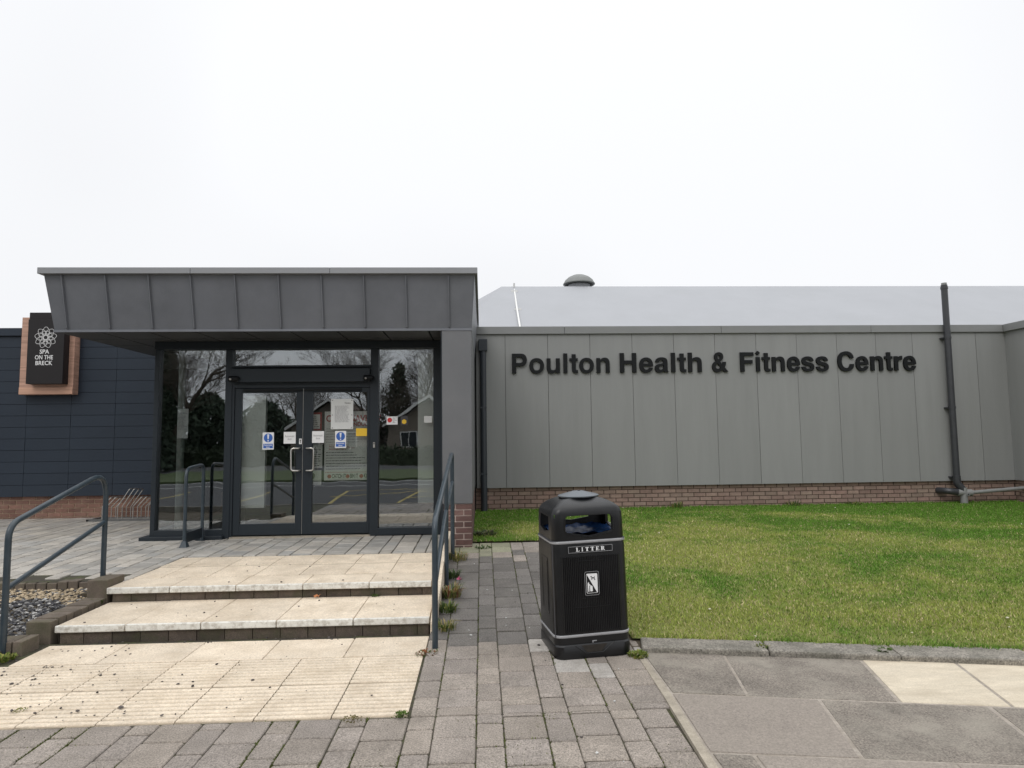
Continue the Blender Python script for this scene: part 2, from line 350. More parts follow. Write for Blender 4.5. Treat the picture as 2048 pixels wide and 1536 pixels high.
def place_pavers(items, parent, limit, zf, stuff_name, pm=None, pf=None):
    pm = pm or m_paver; pf = pf or m_paver_far
    # nearest first
    items.sort(key=lambda t: (t[0]**2+t[2]**2))
    S = MB()
    for i, (x, w, y, l) in enumerate(items):
        sl = math.atan((zf(y+.1)-zf(y-.1))/.2)
        z = zf(y)+rnd.uniform(-.0025, .0015)
        if i < limit:
            if pm is m_paver and x > -.42 and y > 5.15:
                q_ = rnd.random(); pm_ = m_paver
                if math.hypot((x-.62)*1.2, y-5.05) < .42 and y < 5.6 and x < .5: pm_ = m_paver_lt
                elif y > 8.1 and x < .25: pm_ = m_paver_gr if q_ < .8 else m_paver_dk
                elif 5.45 < y < 8.2 and q_ < .92*min(1, (y-5.2)/.6): pm_ = m_paver_dk
            elif pm is m_paver and y > 4.75 and x > .45: pm_ = m_paver_lt if rnd.random() < .6 else m_paver
            else: pm_ = pm
            piece('paver', paver_mesh(w, l, pm_, v=rnd.randrange(4)), parent, (x, y, z), (sl+rnd.uniform(-.006, .006), rnd.uniform(-.008, .008), rnd.uniform(-.006, .006)))
        else:
            a, b2 = w/2-(.0075 if pf is m_paver_plf else GAP/2), l/2-.007
            zz0, zz1 = z-b2*math.sin(sl), z+b2*math.sin(sl)
            S.hull8([(x-a, y-b2, zz0-.05), (x+a, y-b2, zz0-.05), (x+a, y+b2, zz1-.05), (x-a, y+b2, zz1-.05)],
                    [(x-a, y-b2, zz0), (x+a, y-b2, zz0), (x+a, y+b2, zz1), (x-a, y+b2, zz1)])
    if S.v: tag(S.build(stuff_name, pf, parent), kind='stuff')
def grid_items(xa, xb, ya, yb, reject=None, off=0):
    out = []
    for ci, (l, r) in enumerate(columns(xa, xb)):
        w = r-l; ph = (rnd.random()*.1+(.14 if ci % 2 else 0)+off) % LEN
        y = ya-ph
        while y < yb-.01:
            a, b2 = max(y, ya), min(y+LEN, yb)
            if b2-a > .03:
                cx, cy = (l+r)/2, (a+b2)/2
                if not (reject and reject(cx, cy, w, b2-a)): out.append((cx, w, cy, b2-a))
            y += LEN
    return out
# front strip and side path
path = empty('brick_path', (0, 3, 0), kind='structure')
MB().add([(-6, 1.62, path_z(1.62)-.012), (1.14, 1.62, path_z(1.62)-.012), (1.19, 5.0, -.011), (-6, 5.0, -.011)], [(0, 1, 2, 3)]).build('bedding', m_joint, path)
b = MB(); ys = [5.0, 5.5, 6.2, 6.9, 7.4, 7.9, 8.7, 8.95]
for a, c in zip(ys, ys[1:]): b.add([(-.41, a, path_z(a)-.011), (1.2, a, path_z(a)-.011), (1.2, c, path_z(c)-.011), (-.41, c, path_z(c)-.011)], [(0, 1, 2, 3)])
b.build('bedding', m_joint, path)
items = grid_items(-3.9, 1.12, 1.62, 4.10, off=.03)
items = [t for t in items if not (t[0] > 1.12)]
side = grid_items(-.455, 1.23, 4.10, 8.75)
place_pavers([t for t in items if t[2] < 3.05], path, 0, path_z, 'nearest_pavers', None, m_paver_nr)
place_pavers([t for t in items if t[2] >= 3.05]+side, path, 300, path_z, 'farther_pavers')

# plaza
plaza = empty('plaza', (-4, 9, .27), kind='structure')
MB().add([(-12, 6.9, plaza_z(6.9)-.012), (-3.58, 6.9, plaza_z(6.9)-.012), (-3.58, 12.03, plaza_z(12)-.012), (-12, 12.03, plaza_z(12)-.012)], [(0, 1, 2, 3)]).build('bedding', m_joint, plaza)
MB().add([(-3.58, 8.05, plaza_z(8.05)-.012), (-.47, 8.05, plaza_z(8.05)-.012), (-.47, 9.6, plaza_z(9.6)-.012), (-3.58, 9.6, plaza_z(9.6)-.012)], [(0, 1, 2, 3)]).build('bedding', m_joint, plaza)
MB().box(-3.9, -.455, 6.63, 9.5, -.1, .2).build('platform_core', m_soil, plaza)
def rej(cx, cy, w, l):
    if cy-l/2 < 6.99 and cx-w/2 < -3.80: return True
    if cx > -3.57 and cy < 8.06: return True
    if cx > -4.62 and cy > 9.42: return True
    return False
it = grid_items(-10.5, -3.575, 6.80, 12.0, rej)+grid_items(-3.575, -.47, 8.06, 9.40, rej)
place_pavers(it, plaza, 300, plaza_z, 'farther_pavers', m_paver_pl, m_paver_plf)
# threshold
MB().box(-3.52, -1.58, 9.33, 9.41, .25, .318).build('door_threshold', m_strip, plaza)

# ------------------------------------------------------------------ steps, slabs, corduroy tactile slabs
steps = empty('steps', (-2, 5.7, 0), kind='structure')
def slab(parent, x0, x1, y0, y1, z, h=.05, m=None, name='slab', sl=0):
    me = MB().chamf(-(x1-x0)/2+.003, (x1-x0)/2-.003, -(y1-y0)/2+.003, (y1-y0)/2-.003, -h, 0, .004).mesh(name, m)
    return piece(name, me, parent, ((x0+x1)/2, (y0+y1)/2, z+rnd.uniform(-.002, .001)), (rnd.uniform(-.002, .002), rnd.uniform(-.002, .002), rnd.uniform(-.002, .002)))
def corduroy(parent, x0, x1, y0, y1, z, nr):
    # ribs run along X; profile in Y-Z extruded along X
    b = MB(); w = x1-x0-.008; l = y1-y0-.002; p = l/nr; prof = [(-l/2, -.05), (-l/2, 0)]
    for i in range(nr):
        a = -l/2+i*p
        prof += [(a+p*.25, .0), (a+p*.31, .006), (a+p*.93, .006), (a+p*.99, .0)]
    prof += [(l/2, 0), (l/2, -.05)]
    n = len(prof)
    b.v = [(-w/2, y, zz) for y, zz in prof]+[(w/2, y, zz) for y, zz in prof]
    b.f = [(i, i+1, n+i+1, n+i)[::-1] for i in range(n-1)]+[tuple(range(n)), tuple(range(n, 2*n))[::-1]]
    me = b.mesh('tactile_slab', m_cream); me.materials.append(m_groove)
    for i in range(n-1):
        if abs(prof[i][1]) < 1e-6 and abs(prof[i+1][1]) < 1e-6: me.polygons[i].material_index = 1
    return piece('tactile_slab', me, parent, ((x0+x1)/2, (y0+y1)/2, z-.006), (0, rnd.uniform(-.002, .002), rnd.uniform(-.003, .003)))
apron = empty('cream_apron', (-2, 4.8, 0), kind='structure')
MB().add([(-4.2, 4.08, -.02), (-.46, 4.08, -.02), (-.40, 5.75, -.012), (-4.2, 5.75, -.012)], [(0, 1, 2, 3)]).build('bedding', m_joint, apron)
xs = [-.462-.463*i for i in range(0, 8)]
def clampx(x, y): return x
for i in range(7):
    x1, x0 = xs[i], xs[i+1]
    q = 4.655+rnd.uniform(-.01, .01)
    corduroy(apron, x0, x1, 4.115, 4.655, -.008, 9); corduroy(apron, x0, x1, 4.655, 5.19, -.003, 9)
xs2 = [-.455, -1.075, -1.69, -2.30, -2.925, -3.56]
for x1, x0 in zip(xs2, xs2[1:]): slab(apron, x0, x1, 5.19, 5.66, .002, m=m_cream)
# lower tread and upper landing
core = MB().box(-3.56, -.47, 5.84, 6.56, -.1, .078); core.build('step_core', m_soil, steps)
ex = [-.462, -1.111, -1.757, -2.384, -3.007, -3.58]
exu = [-.505, -1.11, -1.747, -2.385, -3.011, -3.60]
def nosed(parent, x0, x1, y0, y1, z):
    s_ = slab(parent, x0, x1, y0+.0015, y1, z, .055, m_cream, 'tread_slab')
    me = MB().box(-(x1-x0)/2+.0035, (x1-x0)/2-.0035, -.006, .022, -.056, .0015).mesh('white_nosing', m_white)
    n_ = piece('white_nosing', me, parent, ((x0+x1)/2, y0, z), None)
    bv = n_.modifiers.new('bevel', 'BEVEL'); bv.width = .007; bv.segments = 2
    return s_
for x1, x0 in zip(ex, ex[1:]): nosed(steps, x0, x1, 5.745, 6.55, .135)
for x1, x0 in zip(exu, exu[1:]): nosed(steps, x0, x1, 6.525, 6.945, .27)
for x1, x0 in zip([-.505-.465*i for i in range(7)], [-.505-.465*(i+1) for i in range(7)]):
    x0 = max(x0, -3.575)
    if x1-x0 > .05:
        corduroy(steps, x0, x1, 6.945, 7.50, .272, 9); corduroy(steps, x0, x1, 7.50, 8.055, .277, 9)
for (zb, zt, yy, xa, xb) in ((-.02, .0785, 5.77, -3.55, -.47), (.115, .2135, 6.56, -3.56, -.50)):
    x = xb; i = 0
    while x > xa+.05:
        w = .232 if i else .10; w = min(w, x-xa)
        me = MB().box(-w/2+.003, w/2-.003, 0, .06, 0, zt-zb).mesh('riser_block', m_riser)
        piece('riser_block', me, steps, (x-w/2, yy+rnd.uniform(-.004, .004), zb)); x -= w; i += 1
MB().box(-3.56, -.47, 5.80, 6.0, -.05, .078).build('riser_mortar', m_riser, steps)
MB().box(-3.56, -.50, 6.59, 6.8, .1, .21).build('riser_mortar', m_riser, steps)
# cream side panel beside the steps
sp = MB(); prof = [(5.66, -.1), (8.5, -.1), (8.5, .47), (8.0, .46), (6.7, .36), (6.45, .26), (5.95, .19), (5.70, .11)]
sp.prism(prof, -.452, -.405, 'x'); spo = sp.build('side_panel', m_cream, steps, bevel=.004)

# edging blocks and gravel bed
bed = empty('edging_kerb', (-3.8, 6, 0), kind='structure')
def blk(x, y, z, sx_, sy_, sz_, rz=0):
    key = ('blk', sx_, sy_, sz_)
    if key not in mesh_cache: mesh_cache[key] = MB().box(-sx_/2+.003, sx_/2-.003, -sy_/2+.003, sy_/2-.003, -sz_, 0).mesh('edging_block', m_edge)
    o = piece('edging_block', mesh_cache[key], bed, (x, y, z+rnd.uniform(-.004, .004)), (rnd.uniform(-.02, .02), rnd.uniform(-.02, .02), rz+rnd.uniform(-.02, .02)))
    bv = o.modifiers.new('bevel', 'BEVEL'); bv.width = .008; bv.segments = 2
    return o
blk(-3.70, 6.70, .335, .20, .30, .30)
for i in range(8): blk(-3.715, 5.80+i*.105, .172+.004*(i % 2), .21, .103, .24)
for i in range(5): blk(-3.68-i*.085-.0, 5.56+(0 if i else .0), .098-.004*i, .083, .21, .2, 0)
x = -3.86
for i in range(24): blk(x-.05-i*.104, 6.93, .268+rnd.uniform(-.012, .004), .10, .13, .22)
gb = MB().add([(-6.4, 5.3, .0), (-3.78, 5.3, .02), (-3.80, 6.9, .19), (-6.4, 6.9, .19)], [(0, 1, 2, 3)]).build('gravel_bed', m_soil); tag(gb, kind='structure')
# stones
ico_v = []
def stone_field(name, n, fn, sizefn, colfn, kindtag=True, parent=None):
    bm = bmesh.new(); bmesh.ops.create_icosphere(bm, subdivisions=1, radius=1)
    bv = np.array([v.co[:] for v in bm.verts]); bf = np.array([[v.index for v in f.verts] for f in bm.faces]); bm.free()
    rs = np.random.RandomState(3+n)
    V = []; Fc = []; C = []
    for i in range(n):
        p = fn(rs); 
        if p is None: continue
        s_ = sizefn(rs); sc_ = s_*rs.uniform(.6, 1.3, 3)*np.array([1, 1, .6])
        vv = bv*(1+rs.uniform(-.18, .18, (len(bv), 1)))*sc_
        a = rs.uniform(0, 6.28); ca, sa = math.cos(a), math.sin(a)
        vv = vv@np.array([[ca, -sa, 0], [sa, ca, 0], [0, 0, 1]]).T+np.array(p)+np.array([0, 0, sc_[2]*.45])
        Fc.append(bf+len(V)*len(bv)); V.append(vv); C.append(np.tile(np.array([*colfn(rs, p), 1.0]), (len(bv), 1)))
    V = np.concatenate(V); Fc = np.concatenate(Fc); C = np.concatenate(C)
    me = bpy.data.meshes.new(name); me.from_pydata(V.tolist(), [], Fc.tolist()); me.materials.append(m_stone)
    at = me.color_attributes.new('tint', 'FLOAT_COLOR', 'POINT'); at.data.foreach_set('color', C.astype(np.float32).ravel())
    o = link(name, me, parent); tag(o, kind='stuff'); return o
def gz(x, y): return .01+(y-5.3)*.11
def gfn(rs):
    x = rs.uniform(-5.6, -3.80); y = rs.uniform(5.42, 6.88)
    return (x, y, gz(x, y)+rs.uniform(0, .012))
def gcol(rs, p):
    t = rs.rand()
    if p[1] > 6.52+.1*math.sin(p[0]*7) and rs.rand() < .8:
        k = rs.uniform(.6, 1.15); return (.43*k, .345*k, .235*k)
    if t < .55: k = rs.uniform(.5, 1.4); return (.055*k, .055*k, .06*k)
    if t < .85: k = rs.uniform(.6, 1.2); return (.19*k, .185*k, .18*k)
    k = rs.uniform(.7, 1.1); return (.45*k, .44*k, .42*k)
tag(stone_field('gravel', 5200, gfn, lambda rs: rs.uniform(.009, .021), gcol), 'dark slate chips with crushed cream stone at the back', 'gravel')
def pfn(rs):
    t = rs.rand()
    if t < .62:
        x = -3.6+abs(rs.normal(0, 1.1)); y = rs.uniform(4.15, 5.65)
        if x > -.55: return None
        return (x, y, .0)
    if t < .75: return (rs.uniform(-3.5, -.5), rs.uniform(5.62, 5.74), .0)
    if t < .82: return (rs.uniform(-3.4, -.6), rs.uniform(5.8, 6.5), .135)
    if t < .86: return (rs.uniform(-3.4, -.6), rs.uniform(6.6, 8.0), .273)
    return (rs.uniform(-.3, 1.0), y_ := rs.uniform(3.4, 8), path_z(y_))
def pcol(rs, p):
    if p[0] > -.35 and rs.rand() < .7: k = rs.uniform(.6, 1); return (.6*k, .6*k, .58*k)
    k = rs.uniform(.5, 1.6); return (.075*k, .066*k, .062*k)
tag(stone_field('scattered_pebbles', 420, pfn, lambda rs: .0025+.0095*rs.rand()**2, pcol), 'small dark pebbles scattered over the cream slabs', 'pebbles')

# ------------------------------------------------------------------ right pavement
pav = empty('pavement', (2.5, 4, 0), kind='structure')
MB().add([(1.13, 1.62, .0), (14, 1.62, .0), (14, 2.6, .0), (3.95, 4.72, .0), (1.21, 5.2, .0)], [(0, 1, 2, 3, 4)]).build('pointing', m_mortar, pav)
MB().prism([(1.125, 1.62), (1.185, 1.62), (1.17, 3.35), (1.205, 4.3), (1.205, 5.1), (1.165, 5.1), (1.150, 4.3), (1.118, 3.35)], -.09, .003).build('concrete_strip', m_strip, pav)
u = Vector((1, -.125)).normalized()
def flag(poly, m, dz=0):
    c = sum((Vector(p) for p in poly), Vector((0, 0)))/len(poly)
    pl = []
    for i, p in enumerate(poly):                        # inset edges for the joints
        p = Vector(p); a = (Vector(poly[i-1])-p).normalized(); d = (Vector(poly[(i+1) % len(poly)])-p).normalized()
        q = p+(a+d)*.011; pl.append((q.x-c.x+rnd.uniform(-.003, .003), q.y-c.y+rnd.uniform(-.003, .003)))
    n = len(pl); b = MB(); ins = [(x_*.992, y_*.992) for x_, y_ in pl]
    b.v = [(x_, y_, -.06) for x_, y_ in pl]+[(x_, y_, -.005) for x_, y_ in pl]+[(x_, y_, 0) for x_, y_ in ins]
    b.f = [(i, (i+1) % n, n+(i+1) % n, n+i) for i in range(n)]+[(n+i, n+(i+1) % n, 2*n+(i+1) % n, 2*n+i) for i in range(n)]+[tuple(range(2*n, 3*n))]
    piece('flagstone', b.mesh('flagstone', m), pav, (c.x, c.y, .004+dz), (rnd.uniform(-.003, .003), rnd.uniform(-.003, .003), 0))
def ky(X): return 5.21-(X-1.2)*.172     # foot of the kerb
def r1(X): return 4.30-(X-1.2)*.187
def r2(X): return 3.50-(X-1.2)*.160
def r3(X): return 2.72-(X-1.2)*.150
def r4(X): return 1.95-(X-1.2)*.130
def row(xt, xb, ft, fb, mats, left=(1.205, 1.205)):
    T = [left[0]]+xt; B = [left[1]]+xb
    for i in range(len(T)-1): flag([(B[i], fb(B[i])), (B[i+1], fb(B[i+1])), (T[i+1], ft(T[i+1])), (T[i], ft(T[i]))], mats[i % len(mats)], rnd.uniform(-.002, .002))
G_, P_, Y_ = m_flag, m_flagp, m_flagy
row([1.835, 2.80, 3.44, 4.1, 4.8, 5.5, 6.2, 7.0], [1.675, 2.569, 3.195, 3.9, 4.6, 5.3, 6.0, 6.8], ky, r1, [G_, G_, Y_, Y_, Y_, G_, P_, G_], (1.21, 1.21))
row([2.10, 3.06, 3.9, 4.7, 5.5, 6.4], [1.935, 2.88, 3.7, 4.5, 5.3, 6.2], r1, r2, [P_, G_, G_, P_, G_, P_], (1.205, 1.175))
row([1.40, 2.36, 3.2, 4.1, 5.0], [1.37, 2.22, 3.0, 3.9, 4.8], r2, r3, [G_, P_, P_, G_, P_], (1.18, 1.185))
row([1.9, 2.8, 3.7, 4.6], [1.8, 2.7, 3.6, 4.5], r3, r4, [P_, G_, P_, G_], (1.19, 1.19))
kerbs = empty('lawn_kerb', (2.5, 5.1, 0), kind='structure')
kx = [1.235, 1.235+.93, 3.07, 3.98, 4.9, 5.8, 6.7, 7.6, 8.5]
kz = math.atan(-.20)
for a, c in zip(kx, kx[1:]):
    l = (c-a)/math.cos(kz)-.012; xm = (a+c)/2; ym = (kerb_y(xm)+5.10-(xm-1.2)*.172)/2+.0
    me = MB().box(-l/2, l/2, -.135, .125, -.1, .045).mesh('kerb_stone', m_kerb)
    o = piece('kerb_stone', me, kerbs, (xm, ym+.0, 0), (rnd.uniform(-.01, .01), rnd.uniform(-.006, .006), kz+rnd.uniform(-.006, .006)))
    bv = o.modifiers.new('bevel', 'BEVEL'); bv.width = .014; bv.segments = 2

# ------------------------------------------------------------------ lawn
lx = [ -.13, .3, .75, 1.2, 1.6, 2.5, 4, 6, 8, 10.1, 14]
lawn_me = MB(); ny = 14
def lawn_front(X): return 8.757 if X < 1.2 else kerb_y(X)+.0
idx = []
for X in lx:
    r = []
    y0 = 8.757 if X < 1.2 else kerb_y(X)-.01
    for j in range(ny+1):
        Y = y0+(12.05-y0)*j/ny; r.append(len(lawn_me.v)); lawn_me.v.append((X, Y, lawn_z(X, Y)))
    idx.append(r)
for i in range(len(lx)-1):
    if lx[i] < 1.2 <= lx[i+1] and lx[i+1] == 1.2:
        pass
    for j in range(ny): lawn_me.f.append((idx[i][j], idx[i+1][j], idx[i+1][j+1], idx[i][j+1]))
# keep the path strip free: rebuild the column ending at X=1.2 with a square front
lawn_me.f = [f for f in lawn_me.f if not (all(v in idx[2]+idx[3] for v in f))]
b0 = len(lawn_me.v)
for j in range(ny+1):
    for X in (.75, 1.2):
        Y = 8.757+(12.05-8.757)*j/ny; lawn_me.v.append((X, Y, lawn_z(X, Y)))
for j in range(ny): lawn_me.f.append((b0+2*j, b0+2*j+1, b0+2*j+3, b0+2*j+2))
lawn = lawn_me.build('lawn', m_turf); tag(lawn, kind='structure')
sk = MB()
for (xa, xb, fr) in ((-.16, 1.32, lambda X: 8.70), (1.10, 14, lambda X: kerb_y(max(X, 1.2))-.16)):
    nX = 2 if xb < 2 else 14; b0 = len(sk.v)
    for i in range(nX+1):
        X = xa+(xb-xa)*i/nX
        for j in range(13): Y = fr(X)+(12.05-fr(X))*j/12; sk.v.append((X, Y, lawn_z(X, Y)-.024))
    for i in range(nX):
        for j in range(12): sk.f.append((b0+i*13+j, b0+(i+1)*13+j, b0+(i+1)*13+j+1, b0+i*13+j+1))
tag(sk.build('lawn_soil', m_soil), kind='structure')
import mathutils.noise as mn
def blades(name, n, region, zf, hfn, seed=1, cols=None, wid=.0035):
    rs = np.random.RandomState(seed)
    V = np.zeros((n, 3, 3), np.float32); C = np.ones((n, 3, 4), np.float32); cnt = 0
    while cnt < n:
        p = region(rs)
        if p is None: continue
        x_, y_ = p
        h = hfn(rs, x_, y_); a = rs.uniform(0, 6.283); w = wid*rs.uniform(.7, 1.4)*(1+y_*.06)
        lean = rs.normal(0, .55)*h; la = rs.uniform(0, 6.283); z_ = zf(x_, y_)-.004
        V[cnt, 0] = (x_-w*math.cos(a), y_-w*math.sin(a), z_); V[cnt, 1] = (x_+w*math.cos(a), y_+w*math.sin(a), z_)
        V[cnt, 2] = (x_+lean*math.cos(la), y_+lean*math.sin(la), z_+h)
        c = cols(rs, x_, y_); C[cnt, :2, :3] = np.array(c); C[cnt, 2, :3] = c; cnt += 1
    me = bpy.data.meshes.new(name); me.vertices.add(n*3); me.vertices.foreach_set('co', V.ravel())
    me.loops.add(n*3); me.loops.foreach_set('vertex_index', np.arange(n*3, dtype=np.int32))
    me.polygons.add(n); me.polygons.foreach_set('loop_start', np.arange(0, n*3, 3, dtype=np.int32)); me.polygons.foreach_set('loop_total', np.full(n, 3, np.int32))
    me.update(calc_edges=True); me.validate(); me.materials.append(m_blade)
    at = me.color_attributes.new('tint', 'FLOAT_COLOR', 'POINT'); at.data.foreach_set('color', C.ravel())
    o = link(name, me); tag(o, kind='stuff'); return o
def lawn_region(rs):
    # denser towards the camera
    if rs.rand() < .22: Y = 3.4+8.6*rs.rand(); X = -.13+rs.rand()*10.25
    else: Y = 4.0+8.0*rs.rand()**1.25; X = -.13+rs.rand()*(10.2*max(.25, (Y-1)/11.0)+.8)
    if X > 10.08: return None
    if X < 1.2 and Y < 8.745+.02*math.sin(X*23)+.012*math.sin(X*71): return None
    if X >= 1.2 and Y < kerb_y(X)+.0+.02*math.sin(X*31)-.01: return None
    return X, Y
GR = np.array([.105, .235, .024]); YG = np.array([.295, .345, .075]); DR = np.array([.52, .44, .24]); DG = np.array([.075, .13, .022])
def gcols(rs, x, y):
    v = mn.noise(Vector((x*.55, y*.8, 3))); v2 = mn.noise(Vector((x*2.3, y*2.9, 7))); v3 = mn.noise(Vector((x*7, y*8, 1)))
    dry = .50+1.25*v+.6*v2+.35*v3
    wall = 12-y; dry -= max(0, 1-wall/2.6)*.95+max(0, .5-(y-lawn_front(x)))*.7
    if x < 2.2 and y > 8.5: dry -= .75*min(1, max(0, (2.2-x)/1.0))
    dry += max(0, (7-x)/14) - max(0, x-4.6)*.16
    dry = min(1, max(0, dry)); c = GR*(1-dry)+YG*dry
    t = rs.rand()
    if t < .16*dry+.02: c = DR
    elif t < .22: c = DG
    return c*rs.uniform(.7, 1.25)
blades('lawn_grass', 300000, lawn_region, lawn_z, lambda rs, x, y: rs.uniform(.012, .034)*(1.5 if 12-y < .12 or y-lawn_front(x) < .06 else 1), 5, gcols)
# pale flecks in the lawn
tag(stone_field('fallen_petals', 46, lambda rs: (lambda p: None if p is None else (p[0], p[1], lawn_z(*p)+.02))(lawn_region(rs)), lambda rs: rs.uniform(.006, .013), lambda rs, p: (.62, .58, .45)), 'pale fallen petals scattered over the lawn', 'petals')

# ------------------------------------------------------------------ building
bld = empty('leisure_centre', (0, 12, .3), 'low leisure centre with grey panels, brick plinth and a glazed lobby under a zinc canopy', 'building')
BRW, BRH, BRL = .225, .075, .215
def brick_mesh(l, m, d=.05):
    key = ('brick', round(l, 3), m.name)
    if key not in mesh_cache: mesh_cache[key] = MB().box(-l/2+.003, l/2-.003, 0, d, 0, .0625).mesh('brick', m)
    return mesh_cache[key]
def brick_run(parent, p0, p1, z0, courses, m, front=(0, -1), stuff=False, lim=9999):
    p0 = Vector(p0); p1 = Vector(p1); d = (p1-p0); Ln_ = d.length; d.normalize(); rz = math.atan2(d.y, d.x)
    for c in range(courses):
        s = -(.1125 if c % 2 else 0)
        while s < Ln_-.02:
            a, b_ = max(s, 0), min(s+.215, Ln_)
            if b_-a > .04:
                q = p0+d*((a+b_)/2)
                piece('brick', brick_mesh(b_-a-.0, m), parent, (q.x, q.y, z0+c*BRH+.01), (0, 0, rz))
                bpy.context  # noqa
            s += BRW
# right wall
core = MB().box(-.5, 10.4, 12.10, 12.4, -.2, 3.60); core.build('wall_core', m_gap, bld)
pl = MB().box(-.10, 10.2, 12.045, 12.10, .05, .76).build('brick_plinth', m_mortd, bld)
brick_run(pl, (-.12, 12.035), (10.13, 12.035), .21, 7, m_brick)
pl2 = MB().box(10.135, 10.2, 7.0, 12.045, .05, .76).build('brick_plinth', m_mortd, bld)
brick_run(pl2, (10.125, 12.03), (10.125, 9.4), .21, 7, m_brick)
wall_r = MB().box(-.5, 10.11, 12.01, 12.05, .745, 3.60).build('rainscreen_wall', m_gap, bld)
pj = [-.10, .442, 1.237, 2.028, 2.823, 3.613, 4.398, 5.189, 5.974, 6.754, 7.518, 8.238, 8.93, 9.50, 10.10]
for a, c in zip(pj, pj[1:]):
    w = c-a-.007
    me = MB().box(-w/2, w/2, -.03, 0, 0, 2.84).mesh('cladding_panel', m_clad)
    o = piece('cladding_panel', me, wall_r, ((a+c)/2, 12.005+rnd.uniform(-.0015, .0015), .735), (rnd.uniform(-.0006, .0006), 0, rnd.uniform(-.0012, .0012)))
wall_e = MB().box(10.115, 10.16, 7.0, 12.0, .745, 3.60).build('rainscreen_wall', m_gap, bld)
for k in range(6):
    me = MB().box(0, .03, -.396, .396, 0, 2.84).mesh('cladding_panel', m_clad)
    piece('cladding_panel', me, wall_e, (10.083, 11.575-k*.8, .735))
MB().box(10.16, 10.6, 7.0, 12.4, -.2, 3.6).build('wall_core', m_gap, bld)
cpx = [-.115, 1.551, 4.521, 7.422, 10.03]
cop = MB().box(-.11, 10.5, 12.0, 12.38, 3.585, 3.66).build('parapet_coping', m_gap, bld)
for a, c in zip(cpx, cpx[1:]):
    b = MB().box(a+.003, c-.003, 11.935, 12.40, 3.565, 3.705)
    b.build('coping_section', m_cladc, cop, bevel=.004)
cpe = MB().box(10.032, 10.45, 7.0, 12.40, 3.565, 3.705).build('coping_section', m_cladc, cop, bevel=.004)
# left wall
MB().box(-14, -4.5, 12.10, 12.4, -.1, 3.60).build('wall_core', m_gap, bld)
pl3 = MB().box(-14, -4.45, 12.045, 12.10, .1, .73).build('brick_plinth', m_mort, bld)
brick_run(pl3, (-9.6, 12.035), (-4.6, 12.035), .265, 6, m_brickl)
wall_l = MB().box(-14, -4.60, 12.01, 12.05, .725, 3.58).build('rainscreen_wall', m_gap, bld)
for ci in range(6):
    xr = -4.60-.01 if ci == 0 else (-5.03-.77*(ci-1)); xl = -5.03-.77*ci
    w = xr-xl-.006
    me = MB().box(-w/2, w/2, -.03, 0, 0, .1985).mesh('cladding_plank', m_dclad)
    for k in range(14):
        piece('cladding_plank', me, wall_l, ((xl+xr)/2, 12.005+rnd.uniform(-.002, .002), .712+k*.2045), (rnd.uniform(-.004, .004), 0, 0))
MB().box(-14, -8.89, 11.975, 12.005, .712, 3.57).build('cladding_plank', m_dclad, wall_l)
copl = MB().box(-14, -8.23, 11.93, 12.40, 3.575, 3.715).build('parapet_coping', m_dclad, bld, bevel=.004)
MB().box(-8.225, -5.2, 11.93, 12.40, 3.575, 3.715).build('coping_section', m_dclad, copl, bevel=.004)
# main roof and pale upper storey behind
rf = MB().add([(.52, 16, 5.41), (24, 16, 5.41), (24, 12.38, 3.45), (-.74, 12.38, 3.45), (-3, 16, 3.45), (.9, 28, 5.41), (24, 28, 5.41)],
    [(3, 2, 1, 0), (0, 5, 4), (4, 3, 0), (0, 1, 6, 5)]).build('upper_roof', m_roof, bld)
MB().box(-14, 24, 12.4, 28, 3.2, 3.44).build('flat_roof', m_cladc, bld)
# pillar and right flank of the porch
fl = MB().box(-.50, -.15, 8.52, 12.0, .0, 3.05).build('porch_pillar', m_gap, bld)
MB().box(-.515, -.132, 8.495, 8.52, .815, 3.075).build('zinc_sheet', m_zincp, fl, bevel=.003)
MB().box(-.15, -.128, 8.522, 11.96, .815, 3.075).build('zinc_sheet', m_zincp, fl, bevel=.003)
MB().box(-.53, -.50, 8.50, 9.36, .28, 3.07).build('zinc_sheet', m_frame, fl)
pp = MB().box(-.505, -.146, 8.516, 12.0, .1, .81).build('brick_plinth', m_mortp, bld)
def prow(z0):
    for c in range(8):
        z = z0+c*.0755
        xs_ = [(-.51, -.36), (-.346, -.137)] if c % 2 else [(-.51, -.464), (-.450, -.251), (-.237, -.137)]
        for a, b_ in xs_:
            me = MB().box(-(b_-a)/2, (b_-a)/2, 0, .03, 0, .061).mesh('brick', m_brickd)
            piece('brick', me, pp, ((a+b_)/2, 8.505, z))
        s = 8.54+(0 if c % 2 else -.11)
        while s < 11.95:
            a, b_ = max(s, 8.54), min(s+.215, 11.95)
            if b_-a > .03 and c >= 1:
                me = brick_mesh(b_-a, m_brickd); piece('brick', me, pp, (-.136, (a+b_)/2, z), (0, 0, R(90)))
            s += .225
prow(.215)

